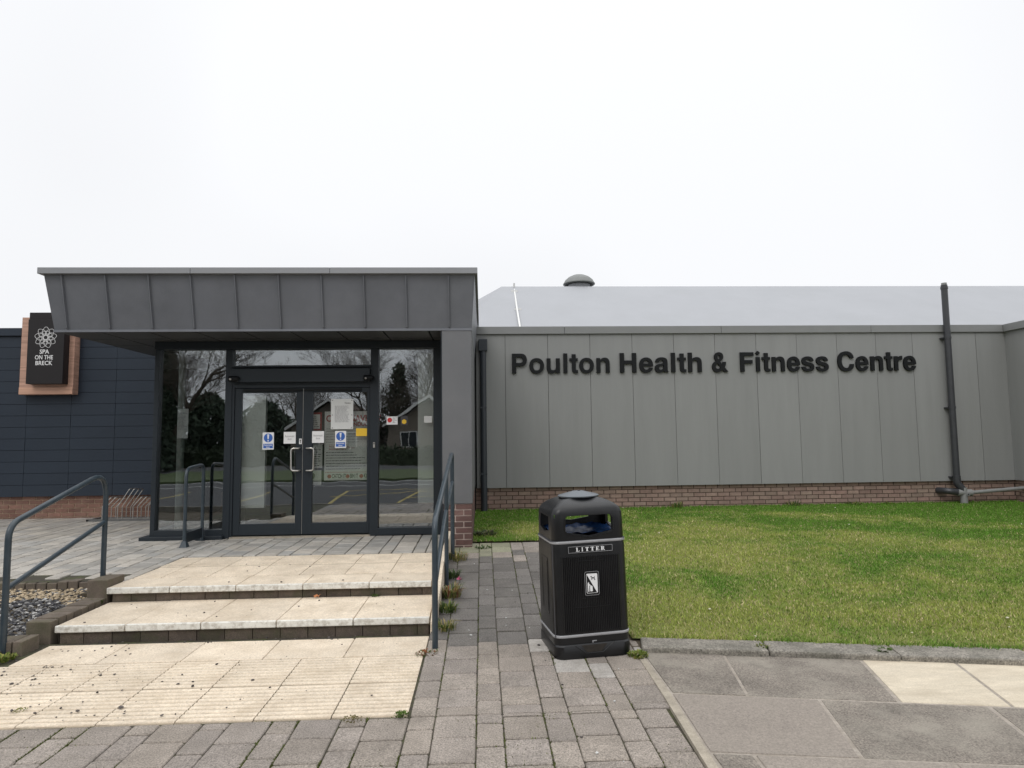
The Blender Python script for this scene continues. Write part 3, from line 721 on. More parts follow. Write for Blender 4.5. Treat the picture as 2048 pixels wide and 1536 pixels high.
# canopy
can = MB(); zs, zt = 3.08, 3.80
B_ = [(-5.43, 8.52, zs+.012), (-.15, 8.52, zs+.012), (-.15, 12.4, zs+.012), (-5.43, 12.4, zs+.012)]
T_ = [(-5.50, 8.36, zt), (-.10, 8.36, zt), (-.10, 12.4, zt), (-5.50, 12.4, zt)]
can.hull8(B_, T_); cano = can.build('canopy', m_gap, bld)
seam_t = [-5.50, -5.286, -4.753, -4.218, -3.695, -3.143, -2.593, -2.05, -1.51, -.97, -.43+.01, -.10]
seam_b = [-5.44, -5.286, -4.753, -4.218, -3.695, -3.143, -2.593, -2.05, -1.51, -.97, -.43+.01, -.135]
for i in range(len(seam_t)-1):
    a0, a1, b0_, b1_ = seam_t[i], seam_t[i+1], seam_b[i], seam_b[i+1]
    me = MB().hull8([(b0_, 8.500, zs), (b1_, 8.500, zs), (b1_, 8.53, zs), (b0_, 8.53, zs)], [(a0, 8.335, zt-.02), (a1, 8.335, zt-.02), (a1, 8.37, zt-.02), (a0, 8.37, zt-.02)])
    me.build('fascia_panel', m_zinc, cano)
for i in range(1, len(seam_t)-1):
    a, b_ = seam_t[i], seam_b[i]
    q = MB().hull8([(b_-.007, 8.462, zs+.035), (b_+.007, 8.462, zs+.035), (b_+.007, 8.505, zs+.02), (b_-.007, 8.505, zs+.02)],
                   [(a-.007, 8.305, zt-.03), (a+.007, 8.305, zt-.03), (a+.007, 8.345, zt-.03), (a-.007, 8.345, zt-.03)])
    q.build('standing_seam', m_zinc, cano)
# side faces
MB().hull8([(-5.455, 8.503, zs), (-5.425, 8.503, zs), (-5.425, 12.4, zs), (-5.455, 12.4, zs)], [(-5.515, 8.34, zt-.02), (-5.49, 8.34, zt-.02), (-5.49, 12.4, zt-.02), (-5.515, 12.4, zt-.02)]).build('fascia_panel', m_zinc, cano)
MB().hull8([(-.148, 8.503, zs-.003), (-.125, 8.503, zs-.003), (-.125, 12.4, zs-.003), (-.148, 12.4, zs-.003)], [(-.105, 8.34, zt-.02), (-.075, 8.34, zt-.02), (-.075, 12.4, zt-.02), (-.105, 12.4, zt-.02)]).build('fascia_panel', m_zinc, cano)
MB().box(-5.46, -.125, 8.487, 8.50, zs-.012, zs+.018).build('drip_edge', m_zinc, cano)
cx_ = [-5.56, -3.68, -1.93, -.04]
for a, b_ in zip(cx_, cx_[1:]): MB().box(a+.002, b_-.002, 8.275, 12.44, zt-.022, zt+.058).build('coping_section', m_zcap, cano, bevel=.004)
# soffit boards
sxs = [-5.425, -4.89, -4.29, -3.69, -3.09, -2.49, -1.89, -1.29, -.69, -.53]
for i in range(len(sxs)-1):
    for (ya, yb) in ((8.51, 9.10), (9.104, 9.70)) + (((9.704, 10.9), (10.904, 12.0)) if sxs[i] < -4.7 else ()):
        a, b_ = sxs[i]+.010, sxs[i+1]-.010
        MB().box(a, b_, ya+.007, yb-.007, zs-.012, zs+.006).build('soffit_board', m_soff, cano)

# entrance glazing
gf = MB(); YF, YB = 9.36, 9.46
gf.box(-4.612, -4.55, YF, YB, .3, 2.957).box(-3.628, -3.535, YF, YB, .3, 2.957).box(-1.587, -1.477, YF, YB, .3, 2.957).box(-.695, -.535, YF, YB, .3, 2.957)
gf.box(-4.612, -.53, YF-.02, YB, 2.957, 3.066).box(-3.535, -1.587, YF, YB, 2.45, 2.69)
gf.box(-4.55, -3.628, YF, YB, .31, .425).box(-1.477, -.695, YF-.01, YB, .31, .407)
gf.box(-3.535, -3.50, YF+.01, YB, .31, 2.45).box(-1.603, -1.587, YF+.01, YB, .31, 2.45).box(-3.50, -1.603, YF+.01, YB, 2.40, 2.45)
gf.box(-4.612, -4.55, 9.46, 12.0, .31, .425).box(-4.612, -4.55, 9.46, 12.0, 2.957, 3.066)
glz = gf.build('entrance_frame', m_frame, bld, bevel=.003)
MB().box(-4.72, -3.60, 9.285, 9.36, .285, .345).build('sill', m_frame, glz, bevel=.003)
MB().box(-4.72, -4.612, 9.36, 12.0, .285, .345).build('sill', m_frame, glz, bevel=.003)
MB().box(-3.535, -1.587, 9.275, 9.36, 2.475, 2.665).build('door_operator_box', m_frame, glz, bevel=.006)
MB().box(-3.54, -1.58, 9.30, 9.36, 2.69, 2.715).build('drip_edge', m_frame, glz)
def pane(x0, x1, z0, z1, y=9.42): MB().box(x0, x1, y, y+.006, z0, z1).build('pane', m_glass, glz)
pane(-4.55, -3.628, .425, 2.957); pane(-3.535, -1.587, 2.69, 2.957); pane(-1.477, -.695, .407, 2.957)
MB().box(-4.582, -4.576, 9.46, 12.0, .425, 2.957).build('pane', m_glass, glz)
doors = []
for (x0, x1, gx0, gx1, hx) in ((-3.497, -2.548, -3.405, -2.637, -2.60), (-2.540, -1.606, -2.408, -1.640, -2.45)):
    d = MB(); y0, y1 = 9.385, 9.44
    d.box(x0, gx0, y0, y1, .335, 2.395).box(gx1, x1, y0, y1, .335, 2.395).box(gx0, gx1, y0, y1, 2.33, 2.395).box(gx0, gx1, y0, y1, .335, .492)
    dd = d.build('door', m_frame, bld, bevel=.003); doors.append(dd)
    MB().box(gx0, gx1, 9.412, 9.418, .492, 2.33).build('pane', m_glass, dd)
    s_ = -1 if hx < -2.55 else 1
    xa = -2.575 if s_ < 0 else -2.475; xb = xa+s_*.105
    pth = [(xa, 9.385, 1.54), (xa, 9.335, 1.54), (xa+s_*.01, 9.32, 1.54), (xb-s_*.03, 9.31, 1.54), (xb-s_*.008, 9.31, 1.532), (xb, 9.31, 1.505), (xb, 9.31, 1.26), (xb-s_*.008, 9.31, 1.235), (xb-s_*.03, 9.31, 1.227), (xa+s_*.01, 9.32, 1.227), (xa, 9.335, 1.227), (xa, 9.385, 1.227)]
    MB().tube(pth, .0125, 10).build('handle', m_steel, dd, smooth=60)
MB().box(-2.5465, -2.5415, 9.392, 9.40, .34, 2.39).build('brush_seal', m_galv, doors[0])
for xa_, xb_ in ((-3.38, -2.56), (-2.52, -1.72)): MB().box(xa_, xb_, 9.355, 9.384, 2.352, 2.384).build('door_closer', m_letter, glz, bevel=.004)
# lobby interior
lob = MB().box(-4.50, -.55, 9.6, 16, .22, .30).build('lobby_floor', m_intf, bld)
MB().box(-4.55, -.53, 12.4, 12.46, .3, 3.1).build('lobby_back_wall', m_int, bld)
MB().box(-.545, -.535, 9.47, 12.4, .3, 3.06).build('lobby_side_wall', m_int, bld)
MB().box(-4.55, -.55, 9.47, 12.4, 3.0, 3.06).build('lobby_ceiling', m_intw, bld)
MB().box(-3.47, -3.11, 9.52, 9.60, .70, 2.30).build('lobby_white_panel', m_intw, bld)
MB().box(-.93, -.70, 9.52, 9.58, .73, 2.9).build('lobby_white_panel', m_intw, bld)
MB().box(-3.75, -3.69, 10.0, 10.4, .3, 3.0).build('lobby_frame', m_frame, bld)
MB().tube([(-4.36, 9.66, .3), (-4.36, 9.66, 3.0)], .05, 16).build('lobby_column', mat('lobby_column_paint', (.22, .25, .23), .5), bld, smooth=60)
MB().box(-3.95, -3.90, 10.2, 10.3, .3, 3.0).build('lobby_frame', m_frame, bld)

# sensors
for i, (x, s_) in enumerate(((-3.475, 'left'), (-1.60, 'right'))):
    t = empty('door_sensor', (x, 9.25, 2.52), 'small black domed sensor at the %s end of the header above the entrance doors' % s_, 'sensor', 'door sensors')
    MB().tube([(x-.07, 9.25, 2.52), (x-.06, 9.25, 2.52), (x+.05, 9.25, 2.525), (x+.085, 9.25, 2.53)], [.02, .042, .040, .012], 14).build('housing', m_letter, t, smooth=60)
    bm_ = MB(); bm_.lathe([(.001, -.016), (.014, -.012), (.018, 0), (.014, .012), (.001, .016)], 14, (x-.03, 9.212, 2.515)); bm_.build('lens', m_galv, t, smooth=80)
t = empty('door_push_button', (-1.53, 9.36, 1.57), 'small grey access button on the door post right of the entrance doors', 'button')
MB().box(-1.545, -1.520, 9.345, 9.36, 1.535, 1.61).build('plate', m_galv, t); MB().box(-1.54, -1.525, 9.340, 9.345, 1.585, 1.60).build('indicator', m_ink, t)

# ------------------------------------------------------------------ text
def text_mesh(body, size, mat_, off=0, extrude=.0008, align='CENTER', sp=1.0):
    c = bpy.data.curves.new('lettering', 'FONT'); c.body = body; c.size = size; c.offset = off; c.extrude = extrude; c.align_x = align; c.space_character = sp
    c.resolution_u = 3
    o = bpy.data.objects.new('lettering', c); col.objects.link(o)
    me = bpy.data.meshes.new_from_object(o); bpy.data.objects.remove(o); bpy.data.curves.remove(c)
    me.materials.clear(); me.materials.append(mat_); return me
def put_text(name, body, size, mat_, parent, loc, off=0, align='CENTER', fit=None, sp=1.0, rot=(R(90), 0, 0), extrude=.0008):
    me = text_mesh(body, size, mat_, off, extrude, align, sp)
    o = piece(name, me, parent, loc, rot)
    if fit:
        w = max(v.co.x for v in me.vertices)-min(v.co.x for v in me.vertices); o.scale = (fit/w, 1, 1)
    return o
GL = {
'P': (667, 'M 72 0 L 72 720 L 395 720 C 545 720 615 628 615 490 C 615 350 545 255 390 255 L 222 255 L 222 0 Z M 222 380 L 350 380 C 430 380 467 415 467 488 C 467 560 430 595 350 595 L 222 595 Z'),
'o': (611, 'M 306 554 C 470 554 576 440 576 270 C 576 98 470 -14 306 -14 C 142 -14 36 98 36 270 C 36 440 142 554 306 554 Z M 306 440 C 220 440 178 375 178 270 C 178 165 220 100 306 100 C 392 100 434 165 434 270 C 434 375 392 440 306 440 Z'),
'u': (611, 'M 62 540 L 62 190 C 62 60 125 -14 240 -14 C 315 -14 370 15 410 72 L 410 0 L 545 0 L 545 540 L 403 540 L 403 235 C 403 150 360 105 295 105 C 230 105 204 140 204 205 L 204 540 Z'),
'l': (278, 'M 66 0 L 66 720 L 210 720 L 210 0 Z'),
't': (333, 'M 100 690 L 100 540 L 15 540 L 15 440 L 100 440 L 100 140 C 100 30 150 -8 240 -8 C 275 -8 300 -5 318 0 L 318 106 C 300 104 290 103 275 103 C 250 103 242 115 242 150 L 242 440 L 318 440 L 318 540 L 242 540 L 242 690 Z'),
'n': (611, 'M 64 0 L 64 540 L 200 540 L 200 465 C 236 525 292 554 365 554 C 480 554 547 485 547 350 L 547 0 L 405 0 L 405 320 C 405 400 375 435 313 435 C 245 435 206 390 206 305 L 206 0 Z'),
'H': (722, 'M 69 0 L 69 720 L 220 720 L 220 443 L 502 443 L 502 720 L 653 720 L 653 0 L 502 0 L 502 316 L 220 316 L 220 0 Z'),
'e': (556, 'M 34 262 C 34 450 132 554 280 554 C 440 554 530 425 526 228 L 178 228 C 184 148 215 102 285 102 C 335 102 365 125 378 165 L 518 165 C 490 45 395 -14 282 -14 C 127 -14 34 90 34 262 Z M 181 325 L 377 325 C 370 402 335 440 280 440 C 225 440 188 402 181 325 Z'),
'a': (556, 'M 32 150 C 32 250 98 296 205 312 C 320 330 345 340 345 385 C 345 425 320 443 270 443 C 215 443 195 420 188 375 L 52 375 C 58 490 135 554 275 554 C 412 554 487 500 487 395 L 487 110 C 487 50 497 25 522 15 L 522 0 L 370 0 C 360 20 355 38 352 60 C 310 10 262 -14 190 -14 C 95 -14 32 45 32 150 Z M 345 275 L 345 215 C 345 145 305 96 240 96 C 200 96 176 120 176 160 C 176 200 200 222 260 235 C 310 245 330 255 345 275 Z'),
'h': (611, 'M 64 0 L 64 720 L 206 720 L 206 475 C 240 528 295 554 365 554 C 480 554 547 485 547 350 L 547 0 L 405 0 L 405 320 C 405 400 375 435 313 435 C 245 435 206 390 206 305 L 206 0 Z'),
'&': (722, 'M 694 0 L 515 0 L 452 75 C 395 15 325 -16 248 -16 C 120 -16 36 65 36 190 C 36 285 88 350 190 405 C 145 465 128 500 128 550 C 128 660 205 730 315 730 C 427 730 500 665 500 565 C 500 490 455 435 364 382 L 457 268 C 468 295 475 330 477 370 L 606 370 C 603 290 580 220 542 168 Z M 300 462 C 350 490 373 520 373 560 C 373 595 350 616 315 616 C 278 616 255 593 255 555 C 255 525 265 505 300 462 Z M 258 318 L 378 168 C 345 128 305 109 262 109 C 212 109 178 142 178 192 C 178 243 202 281 258 318 Z'),
'F': (611, 'M 72 0 L 72 720 L 584 720 L 584 593 L 224 593 L 224 430 L 538 430 L 538 304 L 224 304 L 224 0 Z'),
'i': (278, 'M 66 0 L 66 540 L 208 540 L 208 0 Z M 137 772 L 222 692 L 137 612 L 52 692 Z'),
's': (556, 'M 32 170 L 172 170 C 176 120 210 93 277 93 C 335 93 370 115 370 150 C 370 183 345 193 270 210 L 200 228 C 93 254 42 300 42 385 C 42 490 130 554 265 554 C 400 554 487 490 492 380 L 357 380 C 353 425 325 446 268 446 C 215 446 187 428 187 397 C 187 367 205 355 265 341 L 345 321 C 465 293 514 247 514 160 C 514 50 425 -14 280 -14 C 130 -14 35 55 32 170 Z'),
'C': (722, 'M 40 355 C 40 590 175 736 372 736 C 547 736 662 640 674 476 L 525 476 C 510 560 460 606 374 606 C 260 606 193 515 193 356 C 193 200 262 110 376 110 C 462 110 518 162 528 257 L 678 257 C 664 85 547 -16 372 -16 C 172 -16 40 122 40 355 Z'),
'r': (389, 'M 62 0 L 62 540 L 199 540 L 199 445 C 230 515 280 554 345 554 C 355 554 362 553 375 552 L 375 408 C 355 411 340 412 325 412 C 245 412 204 368 204 290 L 204 0 Z'),
}
glyph_cache = {}
def glyph(ch, ext=.018):
    if ch in glyph_cache: return glyph_cache[ch]
    c = bpy.data.curves.new('letter', 'CURVE'); c.dimensions = '2D'; c.fill_mode = 'BOTH'; c.extrude = ext/720*1000*.72; c.extrude = 0
    toks = GL[ch][1].split(); i = 0; cur = None; sub = []; pts = []
    polys = []
    while i < len(toks):
        k = toks[i]
        if k == 'M': pts = [(float(toks[i+1]), float(toks[i+2]))]; i += 3
        elif k == 'L': pts.append((float(toks[i+1]), float(toks[i+2]))); i += 3
        elif k == 'C':
            p0 = pts[-1]; a, b_, c_, d_, e_, f_ = map(float, toks[i+1:i+7]); i += 7
            for s in range(1, 9):
                t_ = s/8; q = 1-t_
                pts.append((q**3*p0[0]+3*q*q*t_*a+3*q*t_*t_*c_+t_**3*e_, q**3*p0[1]+3*q*q*t_*b_+3*q*t_*t_*d_+t_**3*f_))
        elif k == 'Z':
            if math.dist(pts[0], pts[-1]) < 1: pts.pop()
            polys.append(pts); i += 1
    for pl_ in polys:
        sp_ = c.splines.new('POLY'); sp_.points.add(len(pl_)-1); sp_.use_cyclic_u = True
        for q, p in enumerate(pl_): sp_.points[q].co = (p[0]/720, p[1]/720, 0, 1)
    c.extrude = .055
    o = bpy.data.objects.new('letter', c); col.objects.link(o); me = bpy.data.meshes.new_from_object(o)
    bpy.data.objects.remove(o); bpy.data.curves.remove(c); me.materials.clear(); me.materials.append(m_letter)
    glyph_cache[ch] = me; return me
CAPH = .365
sign = empty('wall_lettering', (4.4, 11.95, 2.83), 'black raised letters reading Poulton Health & Fitness Centre across the grey wall', 'sign')
for word, xa, xb in (('Poulton', .565, 2.385), ('Health', 2.580, 4.125), ('&', 4.325, 4.630), ('Fitness', 4.865, 6.562), ('Centre', 6.742, 8.268)):
    adv = [GL[ch][0]/720 for ch in word]
    m0 = glyph(word[0]); m1 = glyph(word[-1])
    l0 = min(v.co.x for v in m0.vertices); r1_ = max(v.co.x for v in m1.vertices)
    nat = sum(adv[:-1])+r1_-l0; s_ = (xb-xa)/nat; x_ = xa-l0*s_
    for ch, a in zip(word, adv):
        piece('letter', glyph(ch), sign, (x_, 11.952, 2.832), (R(90), 0, 0), (s_, CAPH, CAPH)); x_ += a*s_

# spa sign: wooden box with a black board in front
spa = empty('spa_sign', (-7.69, 11.8, 2.5), 'wood effect box sign with black board reading Spa on the Breck, on the navy wall', 'sign')
MB().box(-8.15, -7.228, 11.82, 11.975, 2.508, 3.885).build('wooden_box', m_wood, spa, bevel=.004)
for z0, z1 in ((2.508, 2.61),): MB().box(-8.148, -7.230, 11.808, 11.819, 2.511, 2.635).build('wooden_rail', m_woodr, spa, bevel=.003)
brd = MB().box(-7.935, -7.315, 11.66, 11.82, 2.682, 3.82).build('board', m_black, spa, bevel=.004)
MB().box(-7.93, -7.32, 11.675, 11.82, 3.823, 3.945).build('board_cap', m_black, spa, bevel=.004)
em = MB()
ecx, ecz = -7.628, 3.497
def ring_flat(path, w, y0, y1):
    n = len(path); P = [Vector(p) for p in path]
    for i in range(n):
        a, b_ = P[i], P[(i+1) % n]; d = (b_-a); 
        if d.length < 1e-6: continue
        d.normalize(); nn = Vector((-d.y, d.x))*w/2; a2 = a-d*w*.2; b2 = b_+d*w*.2
        em.prism([tuple(a2-nn), tuple(b2-nn), tuple(b2+nn), tuple(a2+nn)], y1, y0, 'y')
for k in range(9):
    a = 2*math.pi*k/9+math.pi/2
    for (rr, hw, of) in ((.188, .062, 0), (.118, .036, math.pi/9)):
        pth = []
        for q in range(22):
            t_ = q/22*2*math.pi; lr = rr/2*(1+math.cos(t_))+.035*(1-math.cos(t_))/2; lt = hw*math.sin(t_)*(1-.38*math.cos(t_))
            pth.append((ecx+lr*math.cos(a+of)-lt*math.sin(a+of), ecz+lr*math.sin(a+of)+lt*math.cos(a+of)))
        ring_flat(pth, .0065, 11.659-(.0012 if k % 2 else 0)-(.0006 if of else 0), 11.6565-(.0012 if k % 2 else 0)-(.0006 if of else 0))
em.build('emblem', m_print, brd)
put_text('lettering', 'SPA', .105, m_print, brd, (-7.640, 11.657, 3.212), off=.0012, fit=.160)
put_text('lettering', 'ON THE', .105, m_print, brd, (-7.642, 11.657, 3.112), off=.0012, fit=.305)
put_text('lettering', 'BRECK', .105, m_print, brd, (-7.642, 11.657, 3.012), off=.0012, fit=.285)

# ------------------------------------------------------------------ notices on the glass
def notice(name, x0, x1, z0, z1, y, m, label, cat='notice', group=None):
    t = empty(name, ((x0+x1)/2, y, z0), label, cat, group)
    MB().box(x0, x1, y-.002, y, z0, z1).build('sheet', m, t); return t
def lines(t, x0, x1, z0, z1, y, n, m, h=.006, jit=.5, ind=0, name='printed_lines'):
    b = MB()
    for i in range(n):
        z = z1-(i+.5)*(z1-z0)/n; w = (x1-x0)*(1-jit*rnd.random()); s = x0+ind*rnd.random()
        q = s
        while q < s+w-.01:
            l = rnd.uniform(.012, .05); e_ = min(q+l, x1); b.box(q, e_, y-.0012, y, z-h/2, z+h/2); q += l+.008
    return b.build(name, m, t)
def bluesign(x0, x1, z0, z1, where):
    t = notice('safety_sign', x0, x1, z0, z1, 9.409, m_print, 'blue and white exclamation mark sign on the %s door leaf' % where, 'sign', 'blue warning signs')
    cx, cz = (x0+x1)/2, z1-.077; r = .062
    MB().prism([(cx+r*math.cos(a*math.pi/14), cz+r*math.sin(a*math.pi/14)) for a in range(28)][::-1], 9.4055, 9.4069, 'y').build('disc', m_blue, t)
    MB().prism([(cx-.014, cz+.05), (cx+.014, cz+.05), (cx+.007, cz-.018), (cx-.007, cz-.018)][::-1], 9.4035, 9.405, 'y').build('mark', m_print, t)
    MB().prism([(cx+.010*math.cos(a*math.pi/6), cz-.042+.010*math.sin(a*math.pi/6)) for a in range(12)][::-1], 9.4035, 9.405, 'y').build('mark', m_print, t)
    MB().box(x0+.012, x1-.012, 9.4055, 9.4069, z0+.018, z0+.082).build('panel', m_blue, t)
    put_text('lettering', 'Automatic', .03, m_print, t, (cx, 9.4045, z0+.055), fit=.115, off=.0004); put_text('lettering', 'door', .03, m_print, t, (cx, 9.4045, z0+.026), fit=.055, off=.0004)
bluesign(-3.110, -2.953, 1.526, 1.768, 'left'); bluesign(-2.094, -1.937, 1.536, 1.778, 'right')
for (x0, x1, z0, z1, w_) in ((-2.807, -2.640, 1.607, 1.772, 'left'), (-2.410, -2.243, 1.612, 1.778, 'right')):
    t = notice('door_notice', x0, x1, z0, z1, 9.383, m_print, 'square white Automatic door notice by the stile of the %s door' % w_, 'notice', 'automatic door notices')
    put_text('lettering', 'Automatic', .045, m_inkg, t, ((x0+x1)/2, 9.3805, z1-.075), fit=.135); put_text('lettering', 'door', .045, m_inkg, t, ((x0+x1)/2, 9.3805, z1-.115), fit=.06)
t = notice('lock_label', -2.592, -2.555, 1.597, 1.675, 9.384, m_print, 'tiny white label with a black key symbol above the door handles', 'label')
MB().box(-2.578, -2.569, 9.3805, 9.3819, 1.610, 1.662).build('symbol', m_ink, t); MB().box(-2.582, -2.565, 9.379, 9.3804, 1.64, 1.66).build('symbol', m_ink, t)
t = notice('typed_notice', -2.155, -1.840, 1.803, 2.235, 9.409, m_paper, 'white typed notice fixed high on the glass of the right door leaf')
lines(t, -2.10, -1.89, 1.90, 2.14, 9.4065, 17, m_inkg, .006, .25); put_text('lettering', 'Notice', .035, m_ink, t, (-1.92, 9.4055, 2.165), fit=.08)
for x_ in (-2.135, -1.86):
    for z_ in (1.822, 2.215, 2.005): MB().box(x_-.008, x_+.008, 9.403, 9.4068, z_-.007, z_+.007).build('pin', m_inkg, t)
notice('yellow_notice', -1.798, -1.641, 1.701, 1.812, 9.409, m_yell, 'plain yellow card at the right edge of the right door glass')
t = notice('virus_poster', -2.264, -1.56, 1.072, 2.06, 9.50, m_paperg, 'large grey coronavirus poster standing behind the right door leaf', 'poster')
put_text('lettering', 'CORONAVIRUS', .13, m_inkr, t, (-2.245, 9.4965, 1.915), off=.003, align='LEFT', fit=.78); put_text('lettering', 'CONDUCT', .08, m_inkr, t, (-1.96, 9.4965, 1.845), off=.002, align='LEFT', fit=.36)
lines(t, -2.24, -1.62, 1.60, 1.83, 9.4965, 6, m_inkg, .007, .3); lines(t, -2.20, -1.80, 1.50, 1.59, 9.4965, 4, m_inkr, .006, .5); lines(t, -2.24, -1.60, 1.215, 1.49, 9.4965, 7, m_ink, .008, .45)
MB().box(-2.25, -1.58, 9.495, 9.4965, 1.185, 1.190).build('rule', m_inkr, t)
for i, (tx, xx) in enumerate((('CATCH IT', -2.155), ('BIN IT', -1.895), ('KILL IT', -1.70))):
    put_text('lettering', tx, .085, m_ink, t, (xx, 9.4955, 1.105), off=.002, align='LEFT', fit=(.20, .11, .13)[i])
    cxx = xx-.035; MB().prism([(cxx+.028*math.cos(a*math.pi/8), 1.13+.028*math.sin(a*math.pi/8)) for a in range(16)][::-1], 9.494, 9.4965, 'y').build('disc', m_inkr, t)
t = notice('red_framed_notice', -2.47, -2.31, 1.79, 2.05, 9.52, m_inkr, 'dim red bordered notice seen behind the left edge of the right door glass')
MB().box(-2.45, -2.335, 9.514, 9.5175, 1.815, 2.02).build('sheet', m_paperg, t); lines(t, -2.44, -2.345, 1.83, 2.0, 9.5135, 6, m_ink, .008)
t = notice('bicycle_notice', -2.46, -2.30, 1.25, 1.59, 9.53, m_paperg, 'grey printed sheet behind the right door handle'); lines(t, -2.44, -2.32, 1.27, 1.56, 9.5275, 9, m_ink, .010)
t = notice('no_entry_notice', -2.47, -2.31, 1.01, 1.22, 9.53, m_paperg, 'grey sheet with black disc low behind the right door stile')
MB().prism([(-2.45+.05*math.cos(a*math.pi/10), 1.14+.05*math.sin(a*math.pi/10)) for a in range(20)][::-1], 9.525, 9.5275, 'y').build('disc', m_ink, t)
t = notice('stop_sticker', -1.366, -1.209, 1.860, 1.977, 9.417, m_print, 'white sticker with a red disc on the glass right of the doors', 'sticker')
MB().prism([(-1.322+.034*math.cos(a*math.pi/10), 1.925+.034*math.sin(a*math.pi/10)) for a in range(20)][::-1], 9.413, 9.4145, 'y').build('disc', m_red, t); lines(t, -1.28, -1.215, 1.88, 1.965, 9.4145, 5, m_inkg, .006)
t = notice('alarm_sticker', -1.166, -1.066, 1.852, 1.982, 9.417, m_ink, 'black sticker with a yellow warning badge on the side pane', 'sticker')
MB().prism([(-1.116+.036*math.cos(a*math.pi/3+.5), 1.90+.036*math.sin(a*math.pi/3+.5)) for a in range(6)][::-1], 9.413, 9.4145, 'y').build('badge', m_yell, t)
notice('blank_sticker', -.831, -.717, 1.883, 1.978, 9.417, m_paper, 'small pale sticker beside the right frame of the side pane', 'sticker')
t = notice('lobby_side_notice', -4.34, -4.19, 1.70, 2.12, 9.50, m_paper, 'white typed sheet hanging inside the left lobby window', 'notice'); lines(t, -4.325, -4.205, 1.82, 2.08, 9.4975, 14, m_inkg, .006)

# ------------------------------------------------------------------ bin
bn = empty('litter_bin', (.80, 5.29, .0), 'black plastic litter bin with a domed lid and silver bands on the path', 'litter bin')
bn.rotation_euler = (0, R(-1.3), R(8)); bn.location.z = path_z(5.3)-.010; bn.scale = (1.02, 1.02, 1.012)
def rrect(hw, hd, rc, n=6):
    pts = []
    for (cx, cy, a0) in ((hw-rc, hd-rc, 0), (-hw+rc, hd-rc, 90), (-hw+rc, -hd+rc, 180), (hw-rc, -hd+rc, 270)):
        for k in range(n+1): a = R(a0+90*k/n); pts.append((cx+rc*math.cos(a), cy+rc*math.sin(a)))
    return pts
def loft(rings, arch=None):
    b = MB(); n = len(rings[0][0])
    for pts, z in rings:
        for (x_, y_) in pts: b.v.append((x_, y_, z+(arch(x_, y_, z) if arch else 0)))
    for i in range(len(rings)-1):
        for k in range(n): b.f.append((i*n+k, i*n+(k+1) % n, (i+1)*n+(k+1) % n, (i+1)*n+k))
    b.f.append(tuple(range(n))[::-1]); b.f.append(tuple((len(rings)-1)*n+k for k in range(n))); return b
def bput(mb, name, m, smooth=40, bevel=0, parent=None):
    me = mb.mesh(name, m)
    if smooth: shade(me, smooth)
    o = bpy.data.objects.new(name, me); col.objects.link(o); o.parent = parent or bn
    if bevel: q = o.modifiers.new('bevel', 'BEVEL'); q.width = bevel; q.segments = 2; q.limit_method = 'ANGLE'
    return o
HD = .255
bput(loft([(rrect(.292, HD+.012, .07), 0), (rrect(.296, HD+.014, .07), .012), (rrect(.296, HD+.014, .07), .095), (rrect(.288, HD+.006, .07), .105)]), 'base', m_bin)
body = bput(loft([(rrect(.290, HD, .065), .10), (rrect(.293, HD, .065), .13), (rrect(.291, HD, .065), .80), (rrect(.287, HD-.003, .065), .84)]), 'body', m_bin)
# fluted front panel
fl_ = MB(); nf = 32; w_ = .225
prof = []
for i in range(nf*2+1):
    x_ = -w_+2*w_*i/(nf*2); prof.append((x_, -HD-.004-(.006 if i % 2 else 0)))
prof += [(w_, -HD+.01), (-w_, -HD+.01)]
fl_.prism(prof, .19, .745); bput(fl_, 'fluted_panel', m_bin, 0)
for z_, r_w in ((.156, .294), (.843, .290)):
    bput(loft([(rrect(r_w, HD+.003, .067), z_), (rrect(r_w+.003, HD+.006, .068), z_+.004), (rrect(r_w+.003, HD+.006, .068), z_+.016), (rrect(r_w, HD+.003, .067), z_+.020)]), 'silver_band', m_band)
def arch(x_, y_, z_):
    if z_ < .95: return 0
    k = min(1, (z_-.95)/.12); return .052*k*(1-(x_/.29)**2)
hood = loft([(rrect(.284, HD-.004, .065), .862), (rrect(.286, HD-.003, .065), .87), (rrect(.284, HD-.004, .065), 1.00), (rrect(.281, HD-.006, .065), 1.050), (rrect(.275, HD-.012, .062), 1.073), (rrect(.262, HD-.026, .06), 1.090), (rrect(.235, HD-.052, .055), 1.105), (rrect(.19, HD-.095, .05), 1.118), (rrect(.14, HD-.13, .045), 1.126), (rrect(.05, .04, .03), 1.132)], arch)
ho = bput(hood, 'hood', m_bin, 0); q_ = bmesh.new(); q_.from_mesh(ho.data); bmesh.ops.recalc_face_normals(q_, faces=q_.faces); q_.to_mesh(ho.data); q_.free()
def cutter(mb):
    me = mb.mesh('cut'); q_ = bmesh.new(); q_.from_mesh(me); bmesh.ops.recalc_face_normals(q_, faces=q_.faces); q_.to_mesh(me); q_.free(); o = bpy.data.objects.new('cut', me); col.objects.link(o); o.parent = bn; return o
cuts = [cutter(MB().box(-.262, .262, -HD+.022, HD-.022, .80, 1.062)),
        cutter(MB().prism([(-.165, 1.048), (-.178, 1.035), (-.182, .94), (-.170, .925), (0, .895), (.170, .925), (.182, .94), (.178, 1.035), (.165, 1.048)], -.4, -.1, 'y')),
        cutter(MB().prism([(-.13, 1.043), (-.15, 1.03), (-.15, .975), (.0, .955), (.15, .975), (.15, 1.03), (.13, 1.043)], .1, .4, 'y')),
        cutter(MB().prism([(-.13, 1.04), (-.14, .94), (0, .915), (.14, .94), (.13, 1.04)], -.4, .4, 'x'))]
for c_ in cuts:
    q = ho.modifiers.new('cut', 'BOOLEAN'); q.operation = 'DIFFERENCE'; q.object = c_; q.solver = 'EXACT'
